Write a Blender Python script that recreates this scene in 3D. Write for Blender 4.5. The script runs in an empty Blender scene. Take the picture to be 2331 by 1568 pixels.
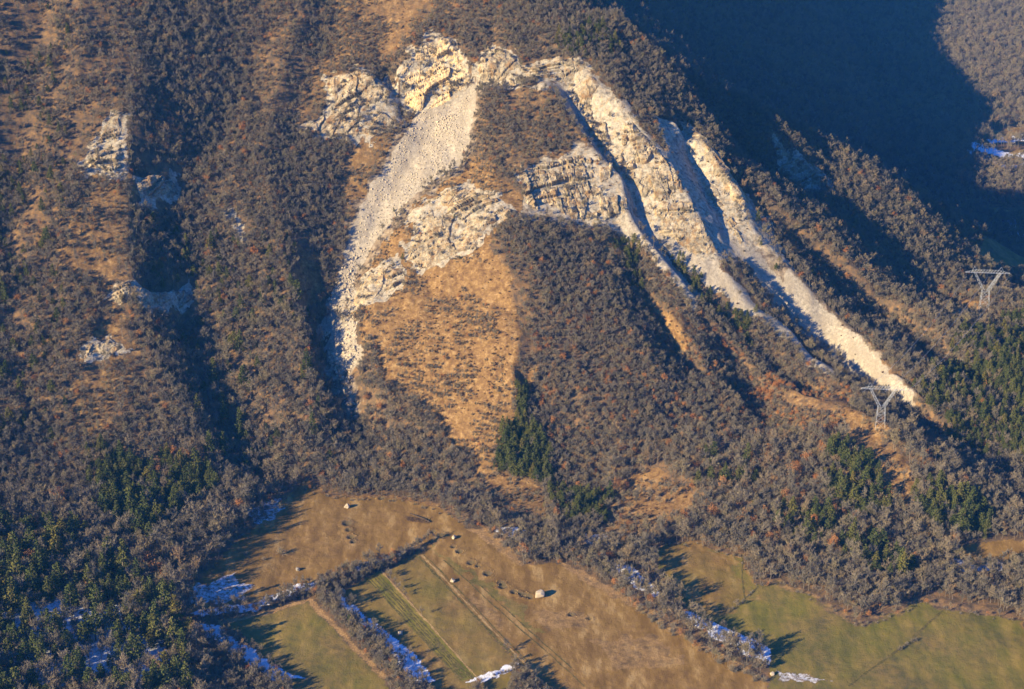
import bpy, bmesh, math, random, zlib, base64, json
import numpy as np
from mathutils import Vector, Matrix, Euler

scene = bpy.context.scene
C = scene.collection
# ---------------------------------------------------------------- camera, sky, sun, exposure
cam_data = bpy.data.cameras.new('camera')
cam_data.sensor_width = 36.0
cam_data.lens = 36.0 * 3933.0 / 2330.0
cam_data.clip_start = 5.0
cam_data.clip_end = 30000.0
camera = bpy.data.objects.new('camera', cam_data)
camera.location = (0, 0, 450)
camera.rotation_euler = (math.radians(90 - 22), 0, 0)
C.objects.link(camera)
scene.camera = camera

SUN_ELEV = math.radians(21)
SUN_TO = (0.82, 0.572)                     # ground direction the shadows run
world = bpy.data.worlds.new('World'); scene.world = world; world.use_nodes = True
wn = world.node_tree.nodes; wl = world.node_tree.links
sky = wn.new('ShaderNodeTexSky'); sky.sky_type = 'NISHITA'; sky.sun_disc = False
sky.sun_elevation = SUN_ELEV
sky.sun_rotation = math.atan2(-SUN_TO[0], -SUN_TO[1])
sky.altitude = 600; sky.air_density = 1.6; sky.dust_density = 0.0; sky.ozone_density = 6.0
deep = wn.new('ShaderNodeMix'); deep.data_type = 'RGBA'; deep.blend_type = 'MULTIPLY'; deep.inputs[0].default_value = 1.0
deep.inputs[7].default_value = (0.27, 0.78, 1.80, 1)      # clear, deep blue winter sky
wl.new(sky.outputs[0], deep.inputs[6]); wl.new(deep.outputs[2], wn['Background'].inputs[0])
wn['Background'].inputs[1].default_value = 0.056

sun_data = bpy.data.lights.new('sun', 'SUN'); sun_data.energy = 5.0; sun_data.angle = math.radians(0.5)
sun_data.color = (1.0, 0.795, 0.45)
sun = bpy.data.objects.new('sun', sun_data); C.objects.link(sun)
sun.rotation_euler = Vector((SUN_TO[0] * math.cos(SUN_ELEV), SUN_TO[1] * math.cos(SUN_ELEV), -math.sin(SUN_ELEV))).to_track_quat('-Z', 'Y').to_euler()
scene.view_settings.view_transform = 'Standard'; scene.view_settings.look = 'None'
scene.view_settings.gamma = 1.0; scene.view_settings.exposure = 1.25

# ---------------------------------------------------------------- survey of the place (metres)
LINES = [[(-254.0,1163.8,3.0),(-242.2,1100.3,5.0),(-242.4,1064.5,8.0),(-234.3,1026.7,9.0),(-231.0,984.7,9.0),(-218.6,960.9,11.0),(-215.7,938.5,9.0),(-192.0,910.5,10.0),(-174.4,884.6,7.0),(-152.7,859.0,3.0)],[(-200.3,1193.5,-5.0),(-182.2,1131.0,-7.0),(-189.2,1089.4,-10.0),(-206.8,1050.0,-11.0),(-215.2,1020.4,-12.0),(-197.2,992.9,-11.0),(-199.5,968.1,-13.0),(-180.6,939.1,-11.0),(-167.5,912.6,-10.0),(-141.8,885.6,-4.0)],[(-306.7,1151.0,-6.0),(-305.0,1076.6,-8.0),(-306.2,1038.8,-8.0),(-303.0,993.2,-8.0),(-296.0,942.7,-7.0),(-275.8,899.3,-6.0),(-256.2,869.7,-5.0)],[(-141.0,1201.8,5.0),(-150.2,1132.5,4.0),(-161.9,1074.9,4.0),(-142.7,1014.3,5.0),(-131.8,980.1,7.0),(-120.8,941.9,9.0),(-110.8,910.5,7.0),(-119.5,889.8,1.0)],[(-104.3,1088.4,-5.0),(-117.2,1028.8,-6.0),(-121.8,995.3,-11.0),(-114.4,966.8,-13.0),(-103.4,939.9,-13.0),(-88.8,917.1,-9.0),(-77.2,896.3,-2.0)],[(-36.4,1119.8,-8.0),(-58.9,1096.2,-9.0),(-80.2,1061.9,-8.0),(-96.1,1019.7,-7.0),(-102.1,985.9,-5.0),(-95.8,951.1,-3.0)],[(-23.8,1065.5,3.0),(-45.9,1050.2,4.0),(-64.5,1028.7,5.0),(-85.0,998.5,4.0),(-89.0,973.5,3.0),(-76.5,936.9,4.0),(-54.9,912.1,3.0),(-28.8,883.0,2.0)],[(-21.6,1114.0,6.0),(-15.5,1073.9,8.0),(-12.4,1040.1,10.0),(-16.3,1013.9,12.0),(-1.3,978.6,14.0),(3.9,945.1,14.0),(2.6,927.3,12.0),(-6.3,899.0,7.0),(-13.7,883.8,3.0)],[(4.3,1116.7,2.0),(23.1,1115.5,4.0),(35.7,1097.4,3.0),(52.2,1075.6,3.0),(71.4,1061.7,3.0),(72.0,1042.0,3.0)],[(14.0,1060.8,4.0),(26.2,1038.3,1.0)],[(36.3,1121.4,-7.0),(50.1,1095.2,-8.0),(65.1,1074.1,-8.0),(77.2,1057.5,-9.0),(85.9,1036.2,-8.0),(108.3,1013.7,-9.0),(129.3,997.9,-8.0),(155.8,983.6,-7.0),(180.5,946.3,-6.0)],[(71.9,1040.1,2.0),(91.7,1020.1,2.0),(115.1,998.0,2.0),(141.2,980.5,1.0),(167.5,952.1,5.0),(189.0,924.8,10.0),(202.3,913.4,13.0),(214.0,901.0,13.0),(242.0,870.6,9.0),(280.5,843.9,4.0)],[(63.7,1038.3,-5.0),(75.6,1022.9,-11.0),(82.7,998.6,-12.0),(105.1,963.3,-12.0),(128.8,957.0,-10.0),(155.6,918.6,-4.0)],[(52.0,1118.8,9.0),(84.0,1090.7,9.0),(106.9,1067.5,10.0),(111.9,1056.0,9.0),(123.6,1039.5,6.0),(130.7,1022.7,5.0),(145.9,1004.2,6.0),(173.6,999.9,6.0),(198.3,963.2,4.0)],[(106.7,1118.9,-8.0),(122.1,1088.8,-8.0),(129.3,1069.9,-7.0),(143.6,1035.8,-3.0),(160.7,1032.4,-7.0),(176.8,1020.4,-9.0),(198.2,1008.9,-8.0),(220.4,962.9,-6.0),(243.3,930.3,-9.0),(290.6,878.1,-12.0)],[(105.5,1110.2,6.0),(125.1,1097.4,7.0),(146.7,1076.8,6.0),(156.3,1053.8,5.0),(175.1,1040.8,8.0),(205.2,1025.4,7.0),(223.6,986.5,8.0),(238.9,941.3,7.0),(260.9,920.3,2.0)],[(151.5,1089.5,-6.0),(171.0,1076.6,-8.0),(199.8,1067.2,-9.0),(240.4,1056.6,-9.0),(270.3,995.0,-8.0),(304.9,937.2,-7.0)],[(153.8,1087.3,3.0),(179.4,1079.4,6.0),(211.2,1071.1,6.0),(252.4,1050.1,6.0),(283.7,999.0,5.0),(309.5,959.3,3.0)],[(180.8,1154.1,-10.0),(205.2,1127.7,-10.0),(234.4,1116.2,-9.0),(266.8,1105.3,-8.0),(296.8,1075.4,-7.0),(326.5,1021.2,-5.0)],[(117.5,989.4,-5.0),(143.8,972.3,-9.0),(154.2,926.8,-5.0)],[(3.9,932.8,0.0),(34.2,903.9,0.0),(58.2,871.5,0.0)],[(49.9,1001.9,4.0),(67.5,972.2,5.0),(87.3,943.6,5.0),(111.3,915.1,4.0),(131.4,888.6,2.0)],[(95.1,985.5,3.0),(120.2,957.7,3.0),(139.2,934.3,2.0)],[(-156.7,1533.1,-1.0),(-127.4,1154.5,-3.0),(-145.5,1107.3,-3.0),(-147.0,1058.9,-2.0)],[(-283.5,1152.2,3.0),(-274.1,1075.5,3.0),(-272.0,1013.8,3.0),(-267.7,957.3,3.0),(-252.3,908.2,3.0),(-233.8,882.0,2.0)],[(-90.2,1091.8,-4.0),(-70.5,1100.7,-5.0),(-63.7,1111.6,-6.0)],[(-118.3,1133.2,5.0),(-97.6,1129.1,7.0),(-82.8,1124.0,7.0)],[(-86.7,1137.8,-3.0),(-77.5,1127.5,-7.0),(-68.3,1114.6,-10.0)],[(-64.1,1120.8,-9.0),(-42.2,1121.6,-9.0),(-24.9,1131.1,-7.0),(10.2,1123.0,-3.0)],[(-77.0,1124.7,6.0),(-69.1,1147.0,8.0),(-56.2,1156.8,9.0),(-36.8,1150.9,7.0),(-26.3,1133.7,4.0),(-1.5,1131.6,3.0),(19.0,1133.5,3.0),(42.3,1136.0,5.0)],[(-235.2,1031.7,-10.0),(-209.6,1048.8,-15.0)],[(-233.9,1027.2,8.0),(-211.5,1048.6,-4.0)],[(-221.2,969.3,-8.0),(-195.9,990.0,-16.0)],[(-221.4,962.2,10.0),(-196.3,988.7,-5.0)],[(70.5,1180.0,26.1),(91.5,1170.0,16.8),(112.0,1158.0,15.8),(128.3,1132.0,6.1),(147.6,1112.0,0.2),(164.2,1098.0,-2.8)],[(102.5,1222.0,-8.0),(123.5,1212.0,-17.8),(144.0,1200.0,-18.8),(160.3,1174.0,-28.5),(179.6,1154.0,-34.4),(196.2,1140.0,-38.7)],[(179.6,1190.0,7.8),(197.1,1186.0,1.2),(213.2,1183.0,-4.2),(225.7,1181.0,-3.2),(244.3,1178.0,1.4),(275.7,1172.0,2.8),(306.8,1165.0,4.7),(331.1,1155.0,2.8),(361.9,1145.0,-0.9)]]
PAINT = [(0,0.4,5,[(-304.1,1153.2),(-254.1,1164.2),(-242.5,1064.9),(-265.7,1040.1),(-278.2,987.6),(-294.6,962.5),(-312.2,962.7),(-346.3,1139.0)]),(0,0.6,5,[(-259.7,1027.5),(-237.0,1026.5),(-230.9,1001.8),(-225.9,986.3),(-230.7,964.5),(-241.6,943.4),(-252.1,922.3),(-254.2,904.3),(-250.9,882.2),(-231.3,881.5),(-218.3,911.1),(-219.1,935.7),(-228.7,950.4),(-258.0,959.5),(-272.1,967.4)]),(0,0.4,4,[(-182.7,1196.6),(-172.1,1532.4),(-132.1,1158.4),(-137.8,1117.7),(-154.9,1087.8),(-175.0,1118.0)]),(0,0.55,4,[(-117.9,1532.4),(-56.1,1532.4),(-36.9,1152.8),(-60.8,1160.1),(-78.1,1148.5),(-89.6,1138.9),(-107.5,1144.9),(-126.2,1118.0),(-134.1,1107.5),(-142.8,1092.6),(-137.8,1117.7),(-126.6,1163.8),(-156.6,1532.5)]),(0,0.85,3,[(-14.8,1005.6),(-1.3,981.7),(2.6,960.7),(3.9,941.1),(5.2,933.0),(18.1,936.3),(2.6,920.1),(0.0,907.4),(-6.3,899.2),(-8.8,889.6),(-3.7,880.2),(16.1,874.6),(20.4,840.5),(6.0,838.1),(-8.5,846.8),(-16.2,878.2),(-29.0,895.1),(-44.7,915.2),(-60.6,928.6),(-74.1,939.2),(-88.7,966.6),(-98.2,990.0),(-99.5,1008.3),(-92.2,1024.4),(-73.6,1041.6),(-46.1,1056.1),(-23.9,1068.6),(-12.5,1058.6),(9.6,1033.9),(6.8,1024.5),(-14.9,1011.1)]),(0,0.46,4,[(-23.1,1113.8),(21.6,1116.0),(38.4,1088.7),(61.1,1081.2),(72.0,1070.8),(37.9,1067.1),(15.4,1062.3),(-4.2,1053.0),(-21.0,1067.1),(-35.2,1069.4),(-27.1,1092.0)]),(0,0.7,2,[(-132.8,1021.4),(-122.2,1022.1),(-115.9,1009.4),(-124.8,986.5),(-134.5,995.4)]),(0,0.6,2,[(-104.5,1092.8),(-67.7,1102.6),(-81.3,1086.0),(-94.4,1063.7),(-104.2,1041.0),(-111.1,1062.2)]),(0,0.7,2,[(77.6,1006.5),(95.8,992.2),(119.4,979.7),(105.2,969.3),(82.0,986.5)]),(0,0.6,2,[(62.1,1033.4),(73.0,1027.6),(64.0,1011.6),(56.0,1019.3)]),(0,0.85,2,[(193.2,919.2),(213.1,903.0),(217.4,891.6),(210.6,887.9),(222.8,865.6),(220.7,840.5),(212.1,839.2),(202.0,857.9),(197.1,880.4),(182.4,897.0)]),(0,0.85,3,[(63.4,877.3),(83.7,884.7),(97.4,869.9),(103.2,851.8),(80.2,835.4),(64.5,814.5),(47.4,825.3),(53.8,859.0)]),(0,0.55,3,[(157.2,952.2),(183.0,965.8),(204.4,950.2),(191.6,908.7),(168.6,905.2),(156.9,928.7)]),(0,0.7,2,[(285.8,1091.7),(315.7,1081.3),(308.6,1064.5),(289.6,1046.6)]),(0,0.8,2,[(-119.5,889.6),(-100.3,871.7),(-65.6,871.4),(-37.8,856.1),(-25.2,838.1),(-39.3,829.6),(-56.8,845.3),(-98.8,854.9),(-117.4,869.0)]),(0,0.4,6,[(-20.3,1012.8),(6.7,988.9),(13.1,962.9),(14.3,944.4),(12.9,930.3),(3.8,920.8),(-3.8,920.0),(-4.0,981.9)]),(1,1,1.5,[(-116.5,884.8),(-100.0,868.3),(-65.4,868.0),(-37.8,853.9),(-24.7,835.9),(-45.5,818.8),(-62.0,812.5),(-84.2,797.9),(-101.3,783.6),(-126.3,766.8),(-159.6,753.0),(-166.9,770.3),(-153.6,800.4),(-136.0,841.9),(-125.2,873.2)]),(1,1,1,[(-25.1,835.9),(-13.1,831.5),(5.8,799.0),(22.0,801.9),(37.7,788.8),(63.6,763.8),(85.7,737.5),(101.1,719.6),(120.9,700.6),(120.1,671.2),(31.3,671.2),(1.1,718.0),(-52.6,811.2),(-44.8,818.8)]),(1,1,1,[(-66.7,793.8),(-51.4,811.2),(1.5,716.2),(-3.0,671.3),(-9.2,684.1),(-17.8,704.1)]),(2,0.42,1,[(-66.7,793.8),(-51.4,811.2),(1.5,716.2),(-3.0,671.3),(-9.2,684.1),(-17.8,704.1)]),(1,1,1,[(-145.4,746.1),(-104.1,767.8),(-61.7,703.1),(-47.4,671.3),(-93.9,671.3),(-110.7,711.0)]),(2,0.55,1,[(-145.4,746.1),(-104.1,767.8),(-61.7,703.1),(-47.4,671.3),(-93.9,671.3),(-110.7,711.0)]),(1,1,1,[(-90.1,773.7),(-67.8,793.0),(-16.7,704.1),(-21.2,671.3),(-33.8,684.1),(-48.9,718.0),(-74.0,754.4)]),(2,0.38,1,[(-90.1,773.7),(-67.8,793.0),(-16.7,704.1),(-21.2,671.3),(-33.8,684.1),(-48.9,718.0),(-74.0,754.4)]),(1,1,1,[(73.9,814.4),(93.3,821.8),(122.3,807.5),(126.8,779.0),(140.0,784.0),(175.0,745.2),(209.5,768.5),(218.0,761.1),(257.1,753.1),(242.0,673.6),(120.1,671.2),(123.1,724.8),(87.7,759.9),(76.7,789.5)]),(2,0.62,2.5,[(73.9,814.4),(93.3,821.8),(122.3,807.5),(126.8,779.0),(140.0,784.0),(175.0,745.2),(209.5,768.5),(218.0,761.1),(257.1,753.1),(242.0,673.6),(120.1,671.2),(123.1,724.8),(87.7,759.9),(76.7,789.5)]),(1,0.45,6,[(73.9,814.4),(93.3,821.8),(122.3,807.5),(120.0,769.3),(100.5,754.2),(76.7,789.5)]),(1,0.9,1.5,[(233.0,813.0),(283.0,824.5),(277.5,803.5),(240.1,803.0)]),(7,0.42,4,[(12.2,758.2),(36.7,760.1),(38.2,743.1),(18.5,739.5)]),(7,0.42,4,[(35.7,735.8),(68.5,739.4),(83.9,717.8),(53.8,710.9)]),(7,0.4,4,[(-26.1,781.6),(-10.0,758.2),(3.2,728.6),(-12.1,746.9)]),(2,0.5,4,[(-42.5,821.0),(-24.2,797.8),(3.4,765.9),(18.4,735.8),(-3.3,762.0),(-36.1,806.1)]),(7,0.3,5,[(-130.2,834.1),(-88.2,845.7),(-74.2,819.0),(-118.4,793.6)]),(7,0.55,1,[(-26.3,836.0),(-13.1,833.7),(8.1,800.7),(5.8,797.0),(-15.4,822.9)]),(7,0.55,1.2,[(22.1,806.1),(37.9,793.7),(65.9,765.0),(87.9,737.5),(124.2,701.2),(119.8,699.9),(83.4,735.7),(61.2,761.9),(33.2,788.8)]),(7,0.6,0.8,[(-104.5,767.4),(-101.6,769.0),(-58.5,702.4),(-62.0,701.8)]),(7,0.6,1.0,[(-149.7,745.5),(-104.2,769.0),(-103.5,766.3),(-145.0,743.2)]),(7,0.38,2.5,[(124.2,785.0),(140.2,785.6),(175.5,747.8),(210.1,771.1),(258.1,756.9),(256.9,752.3),(216.8,760.7),(209.0,765.8),(174.5,742.6),(139.4,780.1)]),(2,0.9,0.6,[(-76.0,786.5),(-68.7,793.4),(-17.4,704.1),(-24.0,701.8)]),(4,0.78,4,[(36.3,1125.2),(53.7,1125.6),(84.2,1094.2),(109.4,1079.7),(115.1,1060.0),(129.8,1076.6),(125.2,1098.9),(147.8,1085.8),(158.7,1075.1),(170.7,1074.8),(178.7,1045.5),(149.7,1040.7),(130.7,1021.8),(109.0,1027.5),(90.2,1037.4),(73.2,1036.0),(59.2,1032.0),(34.3,1028.7),(6.8,1023.0),(3.6,1053.8),(35.2,1074.4),(66.6,1075.9),(74.5,1062.9),(47.2,1094.9)]),(3,0.45,4,[(-66.9,1117.0),(-21.3,1130.1),(-19.2,1099.8),(-24.0,1073.9),(-33.6,1061.0),(-52.9,1051.6),(-70.0,1037.9),(-83.2,1024.2),(-92.6,1009.7),(-94.8,987.9),(-114.9,994.5),(-109.9,1022.0),(-104.4,1043.7),(-97.7,1063.5),(-84.7,1085.7),(-70.8,1107.3)]),(3,0.45,4,[(131.9,1066.9),(153.0,1047.5),(175.9,1046.8),(192.2,1037.0),(211.1,1025.0),(227.0,975.6),(243.0,941.4),(243.5,934.8),(225.9,949.9),(207.6,968.0),(191.8,1004.4),(166.6,1010.5),(148.0,1023.8),(123.5,1038.5)]),(3,0.5,5,[(4.2,1059.7),(38.1,1077.0),(72.0,1070.8),(82.6,1053.7),(116.8,1062.6),(137.4,1032.2),(116.9,1021.4),(87.3,1035.7),(59.2,1032.0),(31.5,1026.0),(6.8,1024.5)]),(4,0.8,3,[(93.6,1106.5),(115.2,1116.6),(135.4,1077.2),(147.3,1047.0),(130.7,1021.8),(120.8,1040.2),(110.9,1061.9),(100.5,1078.8)]),(3,0.85,3,[(78.4,1055.1),(93.0,1038.4),(109.1,1029.6),(130.6,1020.2),(153.1,1005.8),(140.5,1002.7),(119.3,1014.5),(98.0,1028.7),(80.2,1037.1)]),(3,1,1.5,[(-64.1,1120.0),(-24.8,1129.3),(-24.4,1106.1),(-29.2,1080.7),(-38.0,1068.2),(-56.9,1059.0),(-73.7,1044.6),(-87.0,1030.9),(-96.6,1016.1),(-99.2,996.5),(-97.0,978.5),(-99.7,990.8),(-113.7,996.8),(-105.6,1019.5),(-101.5,1041.2),(-94.2,1061.0),(-81.2,1083.4),(-67.8,1105.5)]),(3,0.8,4,[(-113.9,999.3),(-99.2,996.5),(-95.7,975.3),(-92.3,959.2),(-95.9,951.8),(-104.3,956.2),(-113.3,970.7),(-119.1,984.8)]),(3,0.45,5,[(-113.3,970.7),(-92.4,961.6),(-95.7,948.0),(-89.6,931.5),(-97.5,931.8),(-106.5,948.8)]),(3,1,1.5,[(-24.8,1130.9),(10.1,1115.9),(24.6,1120.9),(37.8,1125.5),(36.3,1120.8),(48.8,1099.9),(66.6,1075.9),(78.7,1060.2),(72.2,1045.8),(49.5,1080.8),(28.8,1112.4),(4.3,1115.1),(-21.8,1124.3)]),(3,1,1.5,[(134.3,1061.5),(150.2,1047.3),(171.9,1034.1),(173.8,1041.3),(186.0,1034.0),(205.0,1023.7),(224.9,978.3),(237.9,945.7),(240.0,938.4),(228.9,952.5),(214.3,974.1),(198.2,1008.8),(174.0,1021.7),(154.7,1031.0),(141.0,1039.5),(126.9,1044.6)]),(3,0.9,1.5,[(72.0,1043.0),(92.7,1031.7),(119.0,1007.9),(112.1,993.6),(88.9,1016.9),(67.7,1036.4)]),(3,0.85,2,[(103.9,1035.8),(125.7,1029.4),(146.0,1004.9),(174.7,1006.5),(200.3,970.5),(193.3,964.5),(167.7,996.7),(140.5,1003.1),(119.3,1015.1)]),(3,0.8,2,[(36.3,1126.0),(53.6,1123.7),(81.2,1092.2),(105.7,1069.5),(85.9,1067.8),(66.8,1082.1),(47.5,1106.6)]),(5,0.68,2,[(-161.2,742.7),(-144.6,740.3),(-122.6,721.1),(-99.1,701.4),(-113.7,700.8),(-137.5,721.8),(-154.1,732.7)]),(5,0.68,2,[(-161.3,750.1),(-134.6,762.1),(-107.9,782.4),(-97.0,786.4),(-105.1,776.8),(-133.7,755.4),(-158.6,747.1)]),(5,0.68,1.5,[(-90.3,775.7),(-76.0,757.5),(-60.9,739.5),(-46.9,721.5),(-37.5,700.7),(-48.0,700.7),(-61.1,726.8),(-78.0,749.9),(-92.2,771.7)]),(5,0.68,1.5,[(-22.9,700.1),(-13.6,706.2),(3.2,715.5),(6.3,713.4),(-11.5,702.1)]),(5,0.64,2,[(50.5,806.9),(62.5,797.7),(76.5,772.7),(70.8,771.2),(50.6,795.3)]),(5,0.68,2,[(87.6,758.0),(104.1,746.7),(116.0,737.0),(128.0,721.2),(123.1,712.2),(104.5,731.3),(84.8,752.3)]),(5,0.45,2,[(126.1,708.0),(143.5,704.6),(153.4,701.3),(128.2,700.6)]),(5,0.68,2,[(-12.0,834.6),(7.2,834.6),(1.7,824.7),(-5.9,824.6)]),(5,0.5,4,[(34.4,825.3),(53.6,829.7),(50.8,821.0),(36.5,818.8)]),(5,0.45,5,[(-165.4,774.5),(-143.0,789.9),(-134.2,775.4),(-139.0,762.2),(-161.9,753.8)]),(5,0.6,6,[(-247.4,747.0),(-200.5,750.1),(-158.3,719.6),(-151.8,693.0),(-224.9,683.0),(-239.5,708.1)]),(5,0.5,4,[(231.4,805.7),(261.1,803.2),(259.1,795.3),(231.5,795.7)]),(5,0.4,4,[(-147.0,852.6),(-127.1,867.8),(-131.3,842.9),(-140.0,836.6)]),(5,0.55,1.5,[(-84.2,797.9),(-66.5,809.6),(-50.7,818.9),(-63.9,805.4),(-81.5,793.0)]),(1,1,2,[(506.7,1801.8),(565.7,1852.5),(565.6,1825.8),(561.7,1811.8),(513.4,1781.8)]),(1,1,2,[(535.8,1907.1),(601.7,1955.6),(591.2,1917.8),(541.6,1886.8)]),(5,1,2,[(532.0,1882.4),(589.0,1910.1),(581.7,1883.7),(535.7,1864.2)]),(5,1,2,[(511.0,1877.1),(527.8,1856.3),(539.9,1828.6),(564.6,1822.2),(559.8,1804.9),(529.4,1806.9),(510.8,1837.1)]),(5,0.5,2,[(500.3,1843.5),(531.7,1779.7),(556.9,1794.6),(552.2,1777.6),(522.4,1762.4),(495.0,1821.8)]),(2,0.45,2,[(330.1,1171.8),(462.5,1443.7),(385.6,1195.9),(338.1,1156.3)]),(1,0.6,2,[(445.1,1671.9),(459.7,1650.5),(452.0,1628.2),(435.2,1648.9)]),(1,0.8,2,[(460.8,1628.7),(507.5,1617.4),(493.1,1567.7),(460.4,1593.4)]),(5,0.6,2,[(456.5,1548.0),(472.7,1498.1),(466.2,1476.2),(448.2,1517.9)])]
OUTCROPS = [('scar',1.0,[(-79.0,1131.7),(-67.7,1146.7),(-56.2,1157.8),(-38.3,1152.8),(-27.8,1136.1),(-24.3,1129.9),(-45.2,1121.6),(-64.0,1119.0),(-73.7,1122.9)]),('leftcliff',0.45,[(-126.0,1135.5),(-99.6,1137.0),(-83.6,1134.6),(-67.6,1114.0),(-87.0,1098.1),(-101.1,1092.4),(-118.8,1093.3),(-138.5,1091.7),(-142.4,1096.9),(-120.8,1115.1)]),('uppermid',0.7,[(-26.4,1140.8),(-10.3,1147.9),(10.2,1133.8),(39.4,1136.5),(54.4,1130.8),(45.6,1123.3),(20.3,1121.4),(-6.7,1121.2),(-23.4,1130.5)]),('rightface',0.55,[(37.8,1122.1),(53.6,1122.8),(81.2,1092.9),(109.4,1072.7),(111.1,1055.9),(88.6,1051.4),(76.1,1059.5),(63.7,1065.1),(47.4,1099.7)]),('slab',0.5,[(83.1,1053.5),(115.9,1058.7),(127.3,1042.1),(133.6,1028.9),(119.9,1025.3),(105.1,1031.3),(90.3,1039.7)]),('middle',0.55,[(3.6,1053.2),(14.0,1063.0),(35.2,1072.4),(50.7,1072.7),(66.5,1074.7),(77.4,1064.5),(73.9,1040.1),(60.4,1033.8),(34.9,1030.6),(23.4,1037.0),(10.9,1027.5),(6.3,1037.9)]),('central',0.6,[(-68.5,1041.8),(-45.9,1050.4),(-29.2,1053.2),(-15.2,1043.4),(1.4,1029.8),(6.8,1023.0),(-12.2,1016.9),(-18.9,1010.9),(-19.7,1004.0),(-54.8,1000.5),(-63.8,1008.9),(-67.4,1017.5),(-61.1,1025.6)]),('band',0.6,[(-99.8,993.3),(-91.2,1009.8),(-71.6,1013.2),(-62.9,1001.3),(-67.9,990.9),(-86.5,985.5),(-97.4,986.0)]),('rib',0.6,[(106.9,1125.3),(127.5,1116.2),(148.9,1089.2),(160.2,1082.6),(151.4,1063.0),(135.4,1077.2),(122.8,1095.6)]),('ribtwo',0.65,[(119.9,1092.1),(136.0,1078.6),(148.6,1056.1),(150.6,1044.7),(139.2,1044.8),(129.4,1064.8)]),('lefthigh',0.7,[(-251.1,1064.6),(-242.6,1065.5),(-239.8,1042.5),(-239.2,1023.3),(-261.2,1020.3),(-266.9,1030.9),(-258.8,1051.1)]),('cliffa',0.5,[(-235.7,1026.8),(-208.9,1054.6),(-208.2,1039.6),(-228.8,1013.4)]),('cliffb',0.5,[(-224.9,964.0),(-194.8,995.2),(-192.6,981.2),(-217.5,952.0)]),('ledgea',0.7,[(-241.1,952.1),(-233.5,962.8),(-224.4,967.2),(-220.9,957.3),(-228.9,951.7)]),('ledgeb',0.8,[(-251.1,925.3),(-234.5,938.1),(-223.0,930.9),(-229.4,923.6),(-245.4,919.1)]),('smallpale',0.8,[(-183.5,1034.4),(-174.8,1035.8),(-165.2,1021.8),(-160.4,1014.1),(-168.2,1019.1)]),('shadowcliff',0.5,[(183.6,1185.2),(196.3,1177.8),(221.4,1173.8),(225.4,1157.7),(202.9,1152.1),(185.8,1165.1)]),('knoll',0.8,[(293.2,1085.1),(302.2,1074.1),(293.6,1051.3),(287.3,1055.4)])]
CONIF = [(0.84,[(-243.0,878.7),(-224.4,884.0),(-206.7,878.9),(-170.3,881.1),(-163.7,868.6),(-182.2,833.3),(-182.5,808.2),(-200.5,805.7),(-226.5,841.3),(-240.7,863.9)]),(0.55,[(-281.5,816.3),(-219.3,807.3),(-194.3,774.1),(-161.0,748.3),(-144.7,680.8),(-240.9,667.9)]),(0.88,[(0.8,926.4),(9.0,930.7),(14.5,910.9),(21.9,897.5),(26.6,876.9),(16.1,874.0),(1.2,876.7),(-8.8,893.5),(-3.8,903.1),(0.8,913.6)]),(0.84,[(21.1,876.5),(56.0,867.4),(52.1,838.6),(27.6,838.4)]),(0.84,[(179.5,894.1),(199.6,896.3),(209.9,891.1),(204.9,860.8),(205.3,838.7),(176.3,840.0),(173.5,870.2)]),(0.8,[(218.7,862.9),(230.7,862.3),(249.2,845.0),(265.8,830.8),(255.4,816.5),(226.5,815.7),(216.1,835.3)]),(0.8,[(186.1,812.8),(208.5,805.3),(203.3,779.8),(183.8,787.2)]),(0.6,[(239.4,942.8),(261.5,981.7),(291.1,1029.1),(348.8,1073.5),(300.6,890.3),(275.5,900.8),(254.3,924.3)]),(0.6,[(100.7,1025.6),(119.6,1019.3),(143.1,1001.7),(153.6,991.6),(134.6,994.8),(107.3,1003.8)]),(0.5,[(63.4,1031.6),(75.7,1027.0),(74.9,1007.2),(66.5,1007.0)]),(0.5,[(145.9,1065.3),(167.7,1051.2),(192.7,1039.8),(177.6,1034.8),(153.3,1051.7)]),(0.35,[(19.1,1150.9),(58.2,1169.5),(69.3,1148.3),(33.5,1133.4)]),(0.3,[(99.7,898.1),(133.4,884.7),(135.5,859.7),(106.2,858.5)]),(0.3,[(129.6,849.9),(190.2,836.7),(214.9,793.7),(168.8,792.9)]),(0.12,[(-346.3,1139.0),(-295.3,1153.0),(-250.5,880.1),(-293.5,868.6)]),(0.1,[(-234.5,1027.5),(-127.0,1014.6),(-107.5,895.8),(-170.8,884.4)])]
RUSSET = [(0.06,[(6.8,1018.5),(193.5,948.7),(168.8,792.9),(20.8,858.4)]),(0.1,[(64.0,1011.6),(144.1,980.5),(209.7,897.3),(160.8,903.2),(89.2,971.1)]),(0.22,[(143.4,968.5),(210.3,953.1),(184.8,896.4),(142.3,916.2)])]
SIZE = [(1.75,[]),(2.25,[(-364.4,1145.8),(-234.9,1544.1),(-166.0,1029.6),(-117.2,1028.7),(-100.6,874.1),(-293.5,809.8)]),(2.8,[(-223.7,951.1),(-109.4,993.5),(-78.6,922.7),(-15.6,835.9),(-137.7,855.3),(-200.6,870.4)]),(2.6,[(-101.3,950.6),(-42.2,914.8),(-15.9,857.8),(-65.5,868.9),(-101.4,883.7)]),(3.7,[(-300.7,836.0),(-200.7,843.6),(-134.9,871.7),(-154.5,776.2),(-138.8,650.2),(-243.8,636.7)]),(2.2,[(135.5,1079.1),(530.8,1574.9),(325.0,916.0),(193.5,948.7)]),(2.9,[(54.4,900.2),(160.8,903.2),(319.5,895.9),(250.9,655.1),(42.5,652.6)])]
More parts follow.
